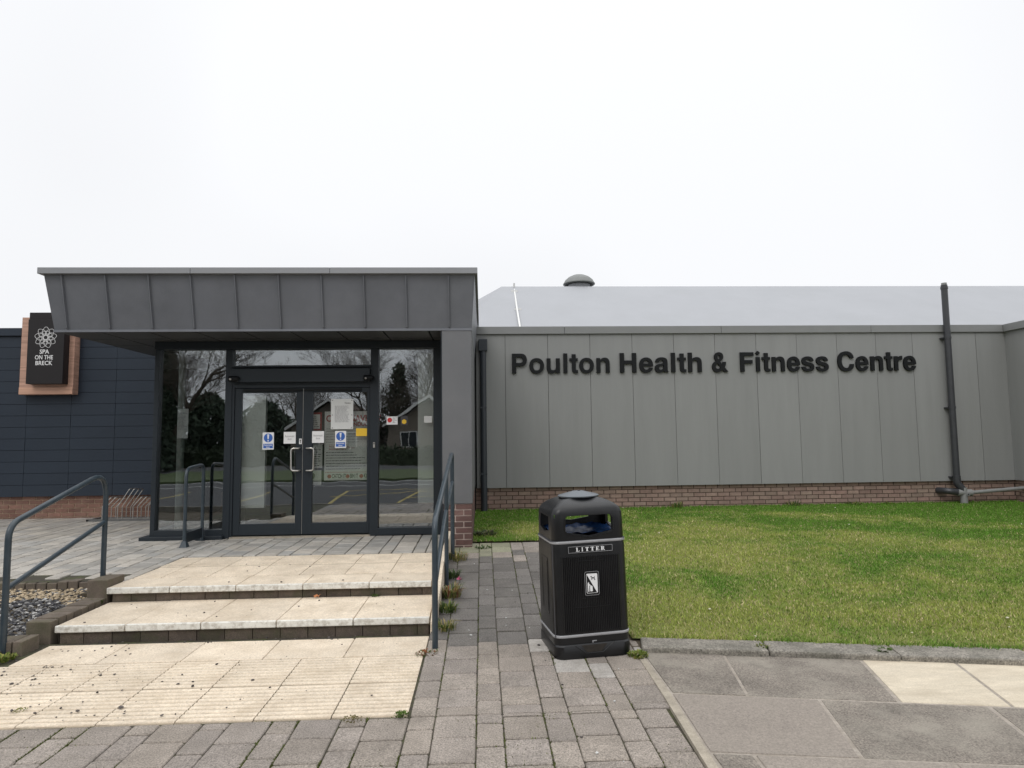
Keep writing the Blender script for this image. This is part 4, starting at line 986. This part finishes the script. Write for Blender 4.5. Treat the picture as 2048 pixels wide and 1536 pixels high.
bpy.context.view_layer.update()
dg = bpy.context.evaluated_depsgraph_get(); me = bpy.data.meshes.new_from_object(ho.evaluated_get(dg)); me.name = 'hood'
ho.modifiers.clear(); ho.data = me; shade(me, 32)
for c_ in cuts: bpy.data.objects.remove(c_)
bq = ho.modifiers.new('bevel', 'BEVEL'); bq.width = .006; bq.segments = 2; bq.limit_method = 'ANGLE'; bq.angle_limit = R(50)
lid = MB().lathe([(.14, 1.150), (.140, 1.168), (.160, 1.172), (.162, 1.180), (.152, 1.185), (.06, 1.208), (.045, 1.213), (0.001, 1.216)], 36); lo = bput(lid, 'lid_disc', m_binlid, 30)
bput(MB().lathe([(.011, 1.21), (.012, 1.220), (.001, 1.221)], 12, (.004, -.012, -.001)), 'lid_hole', m_ink, 0, parent=lo)
lin = MB(); nx = 12
for i in range(nx+1):
    for j in range(nx+1):
        x_ = -.25+.5*i/nx; y_ = -HD+.03+(2*HD-.06)*j/nx; edge = max(abs(x_)/.25, abs(y_)/(HD-.03))
        lin.v.append((x_, y_, 0.888+.030*edge**2+.008*math.sin(i*2.1+j)+.006*math.sin(j*3.3)))
for i in range(nx):
    for j in range(nx): lin.f.append((i*(nx+1)+j, (i+1)*(nx+1)+j, (i+1)*(nx+1)+j+1, i*(nx+1)+j+1))
bput(lin, 'blue_liner', m_bag, 60)
# sills under the opening: raised rim
rim = MB().tube([(-.186, -HD-.001, 1.03), (-.190, -HD-.001, .935), (-.172, -HD-.001, .918), (0, -HD-.001, .886), (.172, -HD-.001, .918), (.190, -HD-.001, .935), (.186, -HD-.001, 1.03)], .004, 6); bput(rim, 'opening_rim', m_bin, 50)
# LITTER plate
pz0, pz1 = .776, .823; py = -HD-.012
plate = bput(MB().box(-.172, .172, py, -HD+.005, pz0, pz1), 'name_plate', m_bin, 0, .003)
fr_ = MB(); t_ = .0025
fr_.box(-.172, .172, py-.002, py, pz0, pz0+t_).box(-.172, .172, py-.002, py, pz1-t_, pz1).box(-.172, -.172+t_, py-.002, py, pz0+t_, pz1-t_).box(.172-t_, .172, py-.002, py, pz0+t_, pz1-t_)
bput(fr_, 'plate_border', m_band, 0, parent=plate)
def serif(ch, x, z, h, w):      # heavy serif capitals as boxes
    b = MB(); s = h*.09; st = w*.34; y0, y1 = py-.0022, py
    if ch == 'I': b.box(x+w/2-st/2, x+w/2+st/2, y0, y1, z+s, z+h-s).box(x+w*.24, x+w*.76, y0, y1, z, z+s).box(x+w*.24, x+w*.76, y0, y1, z+h-s, z+h)
    if ch == 'T':
        b.box(x+w/2-st/2, x+w/2+st/2, y0, y1, z+s, z+h-s).box(x+w*.2, x+w*.8, y0, y1, z, z+s).box(x, x+w, y0, y1, z+h-s, z+h)
        b.box(x, x+w*.1, y0, y1, z+h*.72, z+h-s).box(x+w*.9, x+w, y0, y1, z+h*.72, z+h-s)
    if ch in 'LE':
        b.box(x+w*.12, x+w*.12+st, y0, y1, z+s, z+h-s).box(x, x+w*(.5 if ch == 'L' else .95), y0, y1, z+h-s, z+h).box(x, x+w, y0, y1, z, z+s).box(x+w*.88, x+w, y0, y1, z+s, z+h*.34)
    if ch == 'E': b.box(x+w*.12+st, x+w*.75, y0, y1, z+h*.47, z+h*.47+s).box(x+w*.85, x+w*.95, y0, y1, z+h*.70, z+h-s)
    if ch == 'R':
        b.box(x+w*.12, x+w*.12+st, y0, y1, z+s, z+h-s).box(x, x+w*.6, y0, y1, z, z+s).box(x, x+w*.72, y0, y1, z+h-s, z+h).box(x+w*.12+st, x+w*.72, y0, y1, z+h*.45, z+h*.45+s)
        b.box(x+w*.66, x+w*.92, y0, y1, z+h*.54+.0002, z+h-s-.0002); b.prism([(x+w*.5, z+h*.45), (x+w*.78, z+h*.45), (x+w*1.1, z), (x+w*.82, z)], y1, y0, 'y')
    return b
for ch, x_, w2 in (('L', -.112, .026), ('I', -.073, .020), ('T', -.040, .028), ('T', .001, .028), ('E', .042, .026), ('R', .081, .028)):
    bput(serif(ch, x_, .785, .029, w2), 'letter', m_print, 0, parent=plate)
bput(MB().box(-.2905, -.2855, -HD+.012, -HD+.018, .16, .84), 'door_seam', m_ink, 0)
bput(loft([(rrect(.2945, HD+.0015, .066), .86), (rrect(.2945, HD+.0015, .066), .866)]), 'hood_joint', m_ink, 0)
# pictogram plate
pg = bput(MB().prism(rrect(.056, .088, .014, 4), 0, .006), 'pictogram_plate', m_bin, 0)
pg.rotation_euler = (R(90), 0, 0); pg.location = (.0, -HD-.0105, .545)
def P2(poly, z0, z1, m, name): 
    area = sum(poly[i-1][0]*poly[i][1]-poly[i][0]*poly[i-1][1] for i in range(len(poly)))
    if area < 0: poly = poly[::-1]
    o = bput(MB().prism(poly, z0, z1), name, m, 0, parent=pg); return o
bd = MB(); o_ = rrect(.056, .088, .014, 4); i_ = rrect(.0535, .0855, .0125, 4); n_ = len(o_)
for k in range(n_): bd.add([(*o_[k], .0062), (*o_[(k+1) % n_], .0062), (*i_[(k+1) % n_], .0062), (*i_[k], .0062)], [(0, 1, 2, 3)])
bput(bd, 'border', m_band, 0, parent=pg)
bd = MB(); o_ = rrect(.043, .072, .008, 4); i_ = rrect(.0405, .0695, .007, 4)
for k in range(n_): bd.add([(*o_[k], .0062), (*o_[(k+1) % n_], .0062), (*i_[(k+1) % n_], .0062), (*i_[k], .0062)], [(0, 1, 2, 3)])
bput(bd, 'border', m_print, 0, parent=pg)
P2([(-.040, .069), (.036, .069), (.0405, .064), (.0405, -.066), (.037, -.069)], .0061, .0072, m_print, 'white_field')
P2([(-.012, .052), (-.010, .047), (-.004, .046), (-.003, .040), (-.005, .030), (-.003, .025), (.000, .025), (.003, .036), (.014, .036), (.018, .026), (.024, .022), (.027, .024), (.021, .034), (.021, .044), (.023, .052), (.020, .052), (.017, .044), (.000, .045), (-.001, .052), (-.004, .055), (-.008, .053)], .0073, .0082, m_ink, 'dog_symbol')
P2([(-.034, -.060), (-.034, -.005), (-.033, .004), (-.029, .009), (-.024, .007), (-.024, .001), (-.022, -.004), (-.010, -.014), (-.012, -.019), (-.022, -.014), (-.023, -.060), (-.027, -.060), (-.028, -.030), (-.030, -.060)], .0061, .0074, m_print, 'person_symbol')
P2([(-.016, -.058), (-.017, -.022), (-.010, -.017), (-.001, -.017), (.002, -.022), (.004, -.055), (.001, -.058)], .0061, .0074, m_print, 'bin_symbol')
for z_, w2 in ((.71, .10), (.435, .075), (.37, .14)): bput(MB().box(-w2, w2, -HD-.0135, -HD-.0095, z_, z_+.005), 'moulded_line', m_bin, 0)
# lock and toe recess
bput(MB().box(-.012, .022, -HD-.003, -HD, .118, .124).box(-.010, -.004, -HD-.003, -HD, .108, .118), 'lock', m_band, 0)
bput(MB().prism([(-.10, .098), (.10, .098), (.055, .045), (-.055, .045)][::-1], -HD-.0155, -HD-.013, 'y'), 'toe_recess', m_rust, 0)
bput(MB().tube([(-.145, -HD-.016, .1), (-.065, -HD-.017, .040), (.065, -HD-.017, .040), (.155, -HD-.016, .108)], .0035, 6), 'recess_rim', m_bin, 50)
for s_ in (-1,):
    bput(MB().box(-.2945, -.292, -.10, .10, .30, .72).box(-.2965, -.2945, -.085, -.075, .32, .70).box(-.2965, -.2945, .075, .085, .32, .70), 'side_panel', m_bin, 0)

# ------------------------------------------------------------------ handrails
def arc_path(pts, rads, n=6):
    out = [Vector(pts[0])]
    for i in range(1, len(pts)-1):
        p = Vector(pts[i]); a = (Vector(pts[i-1])-p); b_ = (Vector(pts[i+1])-p); r = rads[i-1]
        ang = a.angle(b_); d = min(r/math.tan(ang/2), a.length*.49, b_.length*.49); s = p+a.normalized()*d; e_ = p+b_.normalized()*d
        for k in range(n+1): t_ = k/n; out.append(s*(1-t_)**2+p*2*t_*(1-t_)+e_*t_*t_)
    out.append(Vector(pts[-1])); return out
hr = empty('handrail', (-.38, 5.3, 0), 'blue grey tubular handrail with three posts on the right side of the steps', 'handrail', 'step handrails')
XR = -.385
MB().tube(arc_path([(XR, 5.32, 0), (XR, 5.32, 1.0), (XR+.015, 7.45, 1.40), (XR+.022, 7.9, 1.485), (XR+.025, 7.9, .2)], [.14, .3, .10]), .024, 16).build('rail', m_rail, hr, smooth=60)
MB().tube([(XR+.006, 6.90, .10), (XR+.006, 6.90, 1.27)], .022, 14).build('post', m_rail, hr, smooth=60)
MB().tube([(XR, 5.33, .50), (XR+.003, 6.90, .905)], .021, 14).build('mid_rail', m_rail, hr, smooth=60)
MB().tube([(XR+.004, 6.92, .905), (XR+.024, 7.88, 1.13)], .021, 14).build('mid_rail', m_rail, hr, smooth=60)
hl = empty('handrail', (-3.8, 5.5, 0), 'blue grey tubular handrail with two posts beside the gravel bed on the left', 'handrail', 'step handrails')
XL = -3.79
MB().tube(arc_path([(XL, 5.46, -.02), (XL, 5.46, 1.01), (XL, 6.80, 1.37), (XL, 6.80, .30)], [.15, .20]), .0245, 16).build('rail', m_rail, hl, smooth=60)
MB().tube([(XL, 5.47, .51), (XL, 6.79, .865)], .0215, 14).build('mid_rail', m_rail, hl, smooth=60)
ho2 = empty('door_guard_rail', (-3.86, 9.0, .29), 'low rounded guard hoop standing beside the entrance doors', 'guard rail')
XG = -3.865
MB().tube(arc_path([(XG, 8.75, .29), (XG, 8.75, 1.30), (XG+.0, 9.28, 1.335), (XG, 9.28, .30)], [.13, .10]), .022, 14).build('hoop', m_rail, ho2, smooth=60)
MB().box(XG-.008, XG+.008, 8.77, 9.26, .34, .47).build('kick_panel', m_frame, ho2)
MB().hull8([(XG-.05, 8.70, .285), (XG+.05, 8.70, .285), (XG+.05, 8.80, .285), (XG-.05, 8.80, .285)], [(XG-.024, 8.728, .37), (XG+.024, 8.728, .37), (XG+.024, 8.772, .37), (XG-.024, 8.772, .37)]).build('foot', m_rail, ho2, bevel=.003)
MB().box(XG-.05, XG+.05, 9.23, 9.33, .29, .30).build('foot', m_rail, ho2)

# ------------------------------------------------------------------ bicycle rack
rk = empty('bicycle_rack', (-5.6, 11.6, .32), 'galvanised wheel rack of bent hoops against the brick plinth', 'bicycle rack')
MB().box(-6.70, -3.9+.0-.72, 11.46, 11.50, .315, .355).box(-6.70, -4.62, 11.82, 11.85, .315, .345).build('base_bar', m_galvd, rk)
MB().box(-6.70, -6.66, 11.46, 11.85, .315, .35).build('base_bar', m_galvd, rk)
xx = -6.45; k = 0
while xx < -4.75:
    hi = k % 2
    zt_ = .86 if hi else .72; lx_ = .30 if hi else .22
    for dx in (0, .075):
        x_ = xx+dx
        p = arc_path([(x_, 11.48, .33), (x_, 11.48, .56), (x_+lx_*.6, 11.50, zt_), (x_+lx_*.55, 11.83, zt_-.03), (x_-.04, 11.83, .52), (x_-.04, 11.83, .33)], [.05, .04, .04, .05], 4)
        MB().tube(p, .008, 8).build('hoop', m_galv, rk, smooth=60)
    xx += .255; k += 1

# ------------------------------------------------------------------ pipes
sp_ = empty('soil_pipe', (8.88, 11.88, .3), 'tall dark grey soil stack rising above the roof edge at the right', 'pipe')
MB().tube([(8.86, 11.86, .72), (8.86, 11.86, 4.46)], .056, 18).build('stack', m_pipe, sp_, smooth=60)
for z_ in (4.40, 3.44, 2.11, .81): MB().tube([(8.86, 11.86, z_-.02), (8.86, 11.86, z_+.025)], .064, 18).build('collar', m_pipe, sp_, smooth=50)
MB().tube([(8.86, 11.86, 4.46), (8.86, 11.86, 4.50)], .047, 16).build('vent_cap', m_pipel, sp_, smooth=50)
for z_ in (3.44, 2.11, .81): MB().box(8.78, 8.93, 11.90, 11.975, z_-.012, z_+.015).build('bracket', m_pipe, sp_)
MB().tube(arc_path([(8.86, 11.86, .84), (8.86, 11.86, .70), (8.93, 11.84, .60), (8.94, 11.84, .50)], [.06, .06]), .066, 16).build('lower_bend', m_pipe, sp_, smooth=60)
MB().tube([(8.95, 11.83, .22), (8.95, 11.83, .62)], .062, 16).build('tee_joint', m_pipel, sp_, smooth=60)
MB().tube([(8.82, 11.83, .53), (9.10, 11.83, .525)], .062, 16).build('tee_branch', m_pipel, sp_, smooth=60)
MB().tube(arc_path([(8.84, 11.83, .535), (8.66, 11.83, .56), (8.60, 12.04, .56)], [.09]), .058, 16).build('black_elbow', m_pipe, sp_, smooth=60)
MB().tube([(9.08, 11.83, .525), (10.13, 11.80, .60)], .034, 14).build('waste_branch', m_pipel, sp_, smooth=60)
MB().tube([(8.985, 11.765, .50), (8.985, 11.755, .50)], .03, 12).build('access_cap', m_pipel, sp_); MB().tube([(8.985, 11.755, .50), (8.985, 11.752, .50)], .017, 10).build('cap_recess', m_pipe, sp_)
dp = empty('downpipe', (.04, 11.9, .3), 'dark square hopper and rainwater downpipe in the corner beside the porch', 'pipe')
MB().tube([(.03, 11.90, .25), (.03, 11.90, 3.26)], .058, 16).build('pipe', m_dpipe, dp, smooth=60)
MB().box(-.05, .11, 11.83, 11.97, 3.24, 3.46).build('hopper', m_dpipe, dp, bevel=.006)
for z_ in (2.2, 1.0): MB().box(-.03, .09, 11.845, 11.97, z_-.015, z_+.015).build('bracket', m_dpipe, dp)
MB().tube([(.03, 11.90, .24), (.03, 11.90, .40)], .056, 16).build('collar', m_dpipe, dp, smooth=60)
# roof items
rv = empty('roof_vent', (2.53, 16.6, 5.4), 'round grey ventilation cowl on the ridge of the pale roof', 'roof vent')
MB().lathe([(.28, 0), (.28, .20)], 28, (2.53, 16.4, 5.38)).build('throat', m_roof, rv, smooth=40)
MB().lathe([(.39, .085), (.41, .10), (.41, .115), (.39, .14), (.36, .20), (.27, .28), (.15, .335), (.05, .35), (.001, .352)], 32, (2.53, 16.4, 5.455)).build('cowl', m_vent, rv, smooth=40)
MB().lathe([(.30, .080), (.40, .088), (.40, .095)], 32, (2.53, 16.4, 5.455)).build('cowl_underside', m_ventd, rv, smooth=40)
wp = empty('roof_conduit', (.86, 14, 4), 'thin white conduit running up the pale roof slope', 'pipe')
MB().tube([(.83, 15.93, 5.48), (.83, 15.96, 5.36), (.80, 14.2, 4.47), (.79, 12.6, 3.62)], .022, 10).build('conduit', m_barge, wp, smooth=60)
for y_ in (15.6, 14.3): MB().box(.74, .90, y_-.02, y_+.02, 3.5+(y_-12.5)*.5415-.03, 3.5+(y_-12.5)*.5415+.04).build('clip', m_barge, wp)

# ------------------------------------------------------------------ weeds, leaf, flower
def tuft(name, x, y, z, n, h, spread, cols, label, cat='weed', wid=.004, group=None, flat=.9):
    V = []; Fc = []; C = []
    for i in range(n):
        a = rnd.uniform(0, 6.283); r = spread*math.sqrt(rnd.random()); bx, by = r*math.cos(a), r*math.sin(a)*1.0
        la = a+rnd.uniform(-.7, .7); hh = h*rnd.uniform(.4, 1.1); le = hh*rnd.uniform(.2, 1.0)*flat; w = wid*rnd.uniform(.6, 1.3); c = rnd.choice(cols); k = rnd.uniform(.7, 1.2)
        px, py_ = -math.sin(la)*w, math.cos(la)*w; b0 = len(V)
        V += [(bx-px, by-py_, 0), (bx+px, by+py_, 0), (bx+math.cos(la)*le*.5+px*1.2, by+math.sin(la)*le*.5+py_*1.2, hh*.7), (bx+math.cos(la)*le*.5-px*1.2, by+math.sin(la)*le*.5-py_*1.2, hh*.7), (bx+math.cos(la)*le*1.2, by+math.sin(la)*le*1.2, hh*rnd.uniform(.6, 1.0))]
        Fc += [(b0, b0+1, b0+2, b0+3), (b0+3, b0+2, b0+4)]; C += [(c[0]*k, c[1]*k, c[2]*k, 1)]*5
    me = bpy.data.meshes.new(name); me.from_pydata(V, [], Fc); me.materials.append(m_leaf)
    at = me.color_attributes.new('tint', 'FLOAT_COLOR', 'POINT'); at.data.foreach_set('color', np.array(C, np.float32).ravel())
    o = link(name, me, None, (x, y, z)); tag(o, label, cat, group); return o
Gc = (.06, .10, .02); Yc = (.19, .19, .05); Sc = (.30, .24, .11); Rc = (.20, .07, .03)
W = 'weeds along the steps'
tuft('weed_tuft', -.33, 5.72, path_z(5.72), 90, .085, .09, [Yc, Sc, Gc], 'pale straw weed tuft on the path nearest the front handrail post', group=W)
tuft('weed_tuft', -.33, 6.15, path_z(6.15), 120, .09, .09, [Gc, Gc, Yc], 'green weed tuft beside the cream panel by the lower step', group=W)
tuft('weed_tuft', -.32, 6.55, path_z(6.55), 160, .13, .10, [Rc, Gc, Yc, Sc], 'tall reddish weed clump leaning on the cream panel by the upper step', group=W)
tuft('weed_tuft', -.33, 7.15, path_z(7.15), 100, .10, .07, [Gc, (.05, .08, .03)], 'dark green weed clump behind the middle handrail post', group=W)
tuft('weed_tuft', -.31, 7.85, path_z(7.85), 130, .12, .12, [Yc, Sc, Gc], 'yellowing weed clump near the far handrail post', group=W)
tuft('weed_tuft', .0, 8.45, path_z(8.4), 50, .035, .10, [Gc, (.05, .09, .03)], 'low flat weed on the path end before the brick pillar', group=W, wid=.008)
tuft('weed_tuft', .02, 9.3, .28, 160, .08, .16, [(.08, .09, .05), (.05, .08, .03), (.14, .12, .08)], 'scruffy grey green weeds at the lawn corner beside the downpipe', group=W, wid=.008)
tuft('weed_tuft', -.44, 5.22, .0, 110, .018, .09, [Gc, Rc, (.14, .09, .04)], 'brownish weed mat round the foot of the front handrail post', group=W, wid=.006)
tuft('weed_tuft', -.50, 4.10, .0, 90, .016, .045, [Gc, (.08, .13, .02)], 'green moss tuft at the front right corner of the cream slabs', group=W)
tuft('weed_tuft', -.78, 4.06, .0, 80, .010, .06, [(.13, .12, .04), (.17, .14, .06)], 'brownish moss tuft on the front edge of the cream slabs', group=W)
tuft('weed_tuft', 1.165, 5.02, .0, 160, .035, .07, [(.10, .14, .02), Yc], 'bright moss clump between the litter bin and the kerb end', group=W, wid=.006)
tuft('weed_tuft', 2.99, 4.87, .01, 90, .055, .045, [Gc, (.07, .12, .02)], 'leafy green weed growing in the kerb joint', group=W, wid=.007)
tuft('weed_tuft', -3.66, 6.48, .135, 100, .05, .05, [(.04, .08, .015), Gc], 'dark green moss tuft at the left end of the upper riser', group=W, wid=.006)
tuft('weed_tuft', -3.72, 5.33, .0, 160, .04, .10, [(.10, .15, .02), Yc], 'yellow green moss at the foot of the left handrail', group=W, wid=.006)
for x_, n_, h_, d_ in ((3.55, 60, .16, 'tall grass sprig against the brick plinth right of the litter bin'), (5.75, 50, .15, 'thin grass sprig against the middle of the brick plinth'), (6.9, 60, .11, 'low grass sprig against the brick plinth under the word Centre'), (7.6, 30, .09, 'smallest grass sprig by the brick plinth left of the soil pipe')):
    tuft('weed_tuft', x_, 11.93, .30, n_, h_, .10, [Gc, (.06, .12, .02), Yc], d_, group='weeds along the brick plinth', wid=.006)
tuft('weed_tuft', 2.13, 5.02, .03, 60, .035, .04, [Gc, Yc], 'short grass growing in the first kerb joint right of the litter bin', group=W, wid=.005)
tuft('weed_tuft', -1.05, 6.53, .135, 40, .03, .04, [Gc], 'tiny grass sprig under the middle of the upper riser', group=W)
tuft('weed_tuft', -2.90, 4.35, .0, 50, .008, .04, [Yc, Gc], 'small yellow moss patch in the tactile slab joint at the left', group=W)
# moss and grass sprigs in the paving joints
def joint_region(rs):
    t = rs.rand()
    if t < .75:
        k = rs.randint(-9, 4); X = X0+k*PER-(WW if rs.rand() < .5 else 0)
        Y = rs.uniform(3.2, 8.6) if X > -.4 else rs.uniform(3.2, 4.1)
    else: X = rs.uniform(-3.6, 1.1); Y = rs.uniform(3.2, 4.1)
    if X > 1.15: return None
    if mn.noise(Vector((X*2.2, Y*2.2, 5))) < .02: return None
    return X+rs.normal(0, .003), Y
mossg = blades('joint_moss_sprigs', 9000, joint_region, lambda x, y: path_z(y)-.004, lambda rs, x, y: rs.uniform(.006, .015), 9, lambda rs, x, y: np.array([.10, .12, .03])*rs.uniform(.5, 1.3), .0035)
flw = empty('pink_flower', (-.245, 6.98, path_z(7)), 'small crumpled pink flower among the weeds by the middle post', 'flower')
fb = MB(); 
for k in range(7):
    a = k*.9; fb.add([(-.245, 6.98, path_z(7)+.03), (-.245+.035*math.cos(a), 6.98+.035*math.sin(a), path_z(7)+.045+.01*(k % 3)), (-.245+.035*math.cos(a+.7), 6.98+.035*math.sin(a+.7), path_z(7)+.035)], [(0, 1, 2)])
fb.build('petals', mat('pink_petal', (.38, .06, .14), .6), flw); MB().tube([(-.245, 6.98, path_z(7)-.01), (-.245, 6.98, path_z(7)+.035)], .003, 6).build('stem', m_hedge, flw)
lf = MB(); P = [(0, 0), (.02, .01), (.045, 0), (.03, .02), (.05, .035), (.025, .035), (.015, .055), (.005, .03), (-.02, .03), (-.005, .015)]
lf.v = [(p[0], p[1]*.5, .008+.6*p[1]+.01*math.sin(i*2)) for i, p in enumerate(P)]; lf.f = [tuple(range(len(P)))]
lo_ = lf.build('dry_leaf', mat('dry_leaf_orange', (.42, .16, .06), .7)); lo_.location = (-1.62, 6.49, .135); tag(lo_, 'curled orange dry leaf lying below the upper riser', 'leaf')

# ------------------------------------------------------------------ what the glass reflects: trees, hedge, bungalow across the road
def bare_tree(x, y, h, seed, label):
    q = random.Random(seed); t = empty('bare_tree', (x, y, -.1), label, 'tree', 'bare trees across the road'); tr = MB(); br = MB()
    def grow(p, d, l, r, dep):
        mb = tr if dep == 0 else br; n = 4 if dep < 2 else 3 if dep < 5 else 2; pts = [p]; cur = Vector(p); dd = Vector(d)
        for i in range(n):
            dd = (dd+Vector((q.gauss(0, .12), q.gauss(0, .12), q.gauss(.03, .08)))).normalized(); cur = cur+dd*l/n; pts.append(cur.copy())
        mb.tube(pts, [max(.006, r*(1-.45*i/n)) for i in range(n+1)], (8 if dep < 2 else 4 if dep < 3 else 3), caps=False)
        if dep >= 7: return
        kids = 3 if dep < 6 else 4
        for k_ in range(kids+ (1 if dep in (0, 1) else 0)):
            i = q.randint(max(1, n-2), n); ax = Vector((q.gauss(0, 1), q.gauss(0, 1), q.gauss(0, .4))); nd = (dd+ax*.62).normalized(); nd.z = max(nd.z, -.1)+.12
            grow(pts[i], nd.normalized(), l*q.uniform(.60, .84), r*.50, dep+1)
    grow(Vector((x, y, -.15)), Vector((0, 0, 1)), h*.25, h*.017, 0)
    tr.build('trunk', m_bark, t, smooth=60); br.build('branches', m_bark, t)
bare_tree(-18.2, -21, 15, 3, 'big bare tree with a thick trunk reflected in the left lobby window')
bare_tree(-15, -36, 13, 5, 'bare tree between the ivy clad tree and the bungalows')
bare_tree(-26, -33, 15, 6, 'bare tree farthest left in the reflection')
bare_tree(-9.5, -33, 13.5, 8, 'bare tree behind the bungalow reflected above the doors')
bare_tree(-3.0, -38, 16, 11, 'bare spreading tree reflected in the right hand pane')
bare_tree(3.5, -34, 14, 15, 'bare tree farthest right in the reflection')
def leafmass(name, x, y, z0, z1, rad, n, s_, label, cat='tree', group=None, taper=1):
    t = empty(name, (x, y, -.1), label, cat, group); b = MB(); q = random.Random(int(x*10)+n)
    for i in range(n):
        hh = q.random(); k = math.sin(math.pi*min(1, hh*.9+.12))**.6 if taper == 1 else 1-hh*.5
        r = rad*k*math.sqrt(q.random())*q.uniform(.8, 1.15); a = q.uniform(0, 6.283); c = Vector((x+r*math.cos(a), y+r*math.sin(a), z0+hh*(z1-z0)))
        b.add([c, c+Vector((q.gauss(0, s_), q.gauss(0, s_), q.gauss(0, s_))), c+Vector((q.gauss(0, s_), q.gauss(0, s_), q.gauss(0, s_)))], [(0, 1, 2)])
    b.build('crown', m_conif, t); MB().tube([(x, y, -.2), (x, y, z1*.8)], [rad*.1, .04], 8).build('trunk', m_bark, t)
leafmass('ivy_clad_tree', -18.9, -20.5, 0, 9.5, 1.0, 5000, .16, 'dark ivy clad trunk reflected in the left lobby window', taper=2)
leafmass('holly_tree', -22.5, -22, 0, 9.0, 2.6, 6000, .22, 'broad dark evergreen reflected at the left edge of the lobby glass')
for i, (x_, y_, h_, r_x, lb) in enumerate(((-30, -31, 6.5, 3.2, 'dark evergreen shrub leftmost across the road'), (-25, -30, 5.6, 2.8, 'dark evergreen shrub second from the left across the road'), (-20.5, -31, 5.0, 2.6, 'dark evergreen shrub behind the ivy clad tree'), (-16.6, -32, 4.4, 2.2, 'dark evergreen shrub left of the bungalows'), (3.2, -33, 5.2, 2.6, 'dark evergreen shrub right of the bungalows'))):
    leafmass('evergreen_shrub', x_, y_, 0, h_, r_x, 4200, .24, lb, 'shrub', 'evergreen shrubs across the road')
ct = empty('conifer', (-7.0, -36, -.1), 'dark conical evergreen behind the bungalow roof', 'tree')
cb = MB()
for i in range(1500):
    hh = rnd.random()**.8; r = (1-hh)*2.3*math.sqrt(rnd.random())+.05; a = rnd.uniform(0, 6.283); c = Vector((-7+r*math.cos(a), -36+r*math.sin(a), .6+hh*7.2)); s_ = rnd.uniform(.12, .3)
    cb.add([c, c+Vector((rnd.gauss(0, s_), rnd.gauss(0, s_), -s_)), c+Vector((rnd.gauss(0, s_), rnd.gauss(0, s_), rnd.gauss(0, s_)))], [(0, 1, 2)])
cb.build('crown', m_conif, ct); MB().tube([(-7, -36, -.2), (-7, -36, 6)], [.2, .05], 8).build('trunk', m_bark, ct)
hd = MB(); 
for i in range(9000):
    c = Vector((rnd.uniform(-26, 18), -25+rnd.gauss(0, .35), -.1+rnd.random()**.8*1.15)); s_ = .14
    hd.add([c, c+Vector((rnd.gauss(0, s_), rnd.gauss(0, s_), rnd.gauss(0, s_))), c+Vector((rnd.gauss(0, s_), rnd.gauss(0, s_), rnd.gauss(0, s_)))], [(0, 1, 2)])
hd.box(-26, 18, -25.3, -24.7, -.1, .85)
tag(hd.build('hedge', m_hedge), 'low dark clipped hedge along the far side of the road', 'hedge')
def bungalow(cx, w, zr, label):
    t = empty('bungalow', (cx, -31, -.1), label, 'house', 'bungalows across the road'); h = w/2; ze = zr-h*.62
    MB().prism([(cx-h+.3, -.1), (cx+h-.3, -.1), (cx+h-.3, ze), (cx, zr-.2), (cx-h+.3, ze)], -30, -40, 'y').build('wall', m_hwall, t)
    MB().prism([(cx-h, ze-.15), (cx, zr-.02), (cx+h, ze-.15), (cx+h, ze), (cx, zr+.15), (cx-h, ze)], -29.5, -40, 'y').build('roof', m_hroof, t)
    for s_ in (-1, 1): MB().prism([(cx, zr-.1), (cx+s_*(h+.05), ze-.22), (cx+s_*(h+.05), ze-.02), (cx, zr+.12)][::s_], -29.42, -29.5, 'y').build('bargeboard', m_barge, t)
    for xw in (-h*.45, h*.4):
        f = MB().box(cx+xw-.65, cx+xw+.65, -30.0, -29.94, .9, 2.1).build('window', m_barge, t)
        MB().box(cx+xw-.57, cx+xw-.03, -29.94, -29.93, .98, 2.02).box(cx+xw+.03, cx+xw+.57, -29.94, -29.93, .98, 2.02).build('pane', m_hglass, f)
bungalow(-3.9, 6.8, 4.75, 'pale rendered bungalow gable with white bargeboards reflected in the right pane')
bungalow(-11.2, 6.4, 4.5, 'second bungalow gable reflected behind the door leaves')
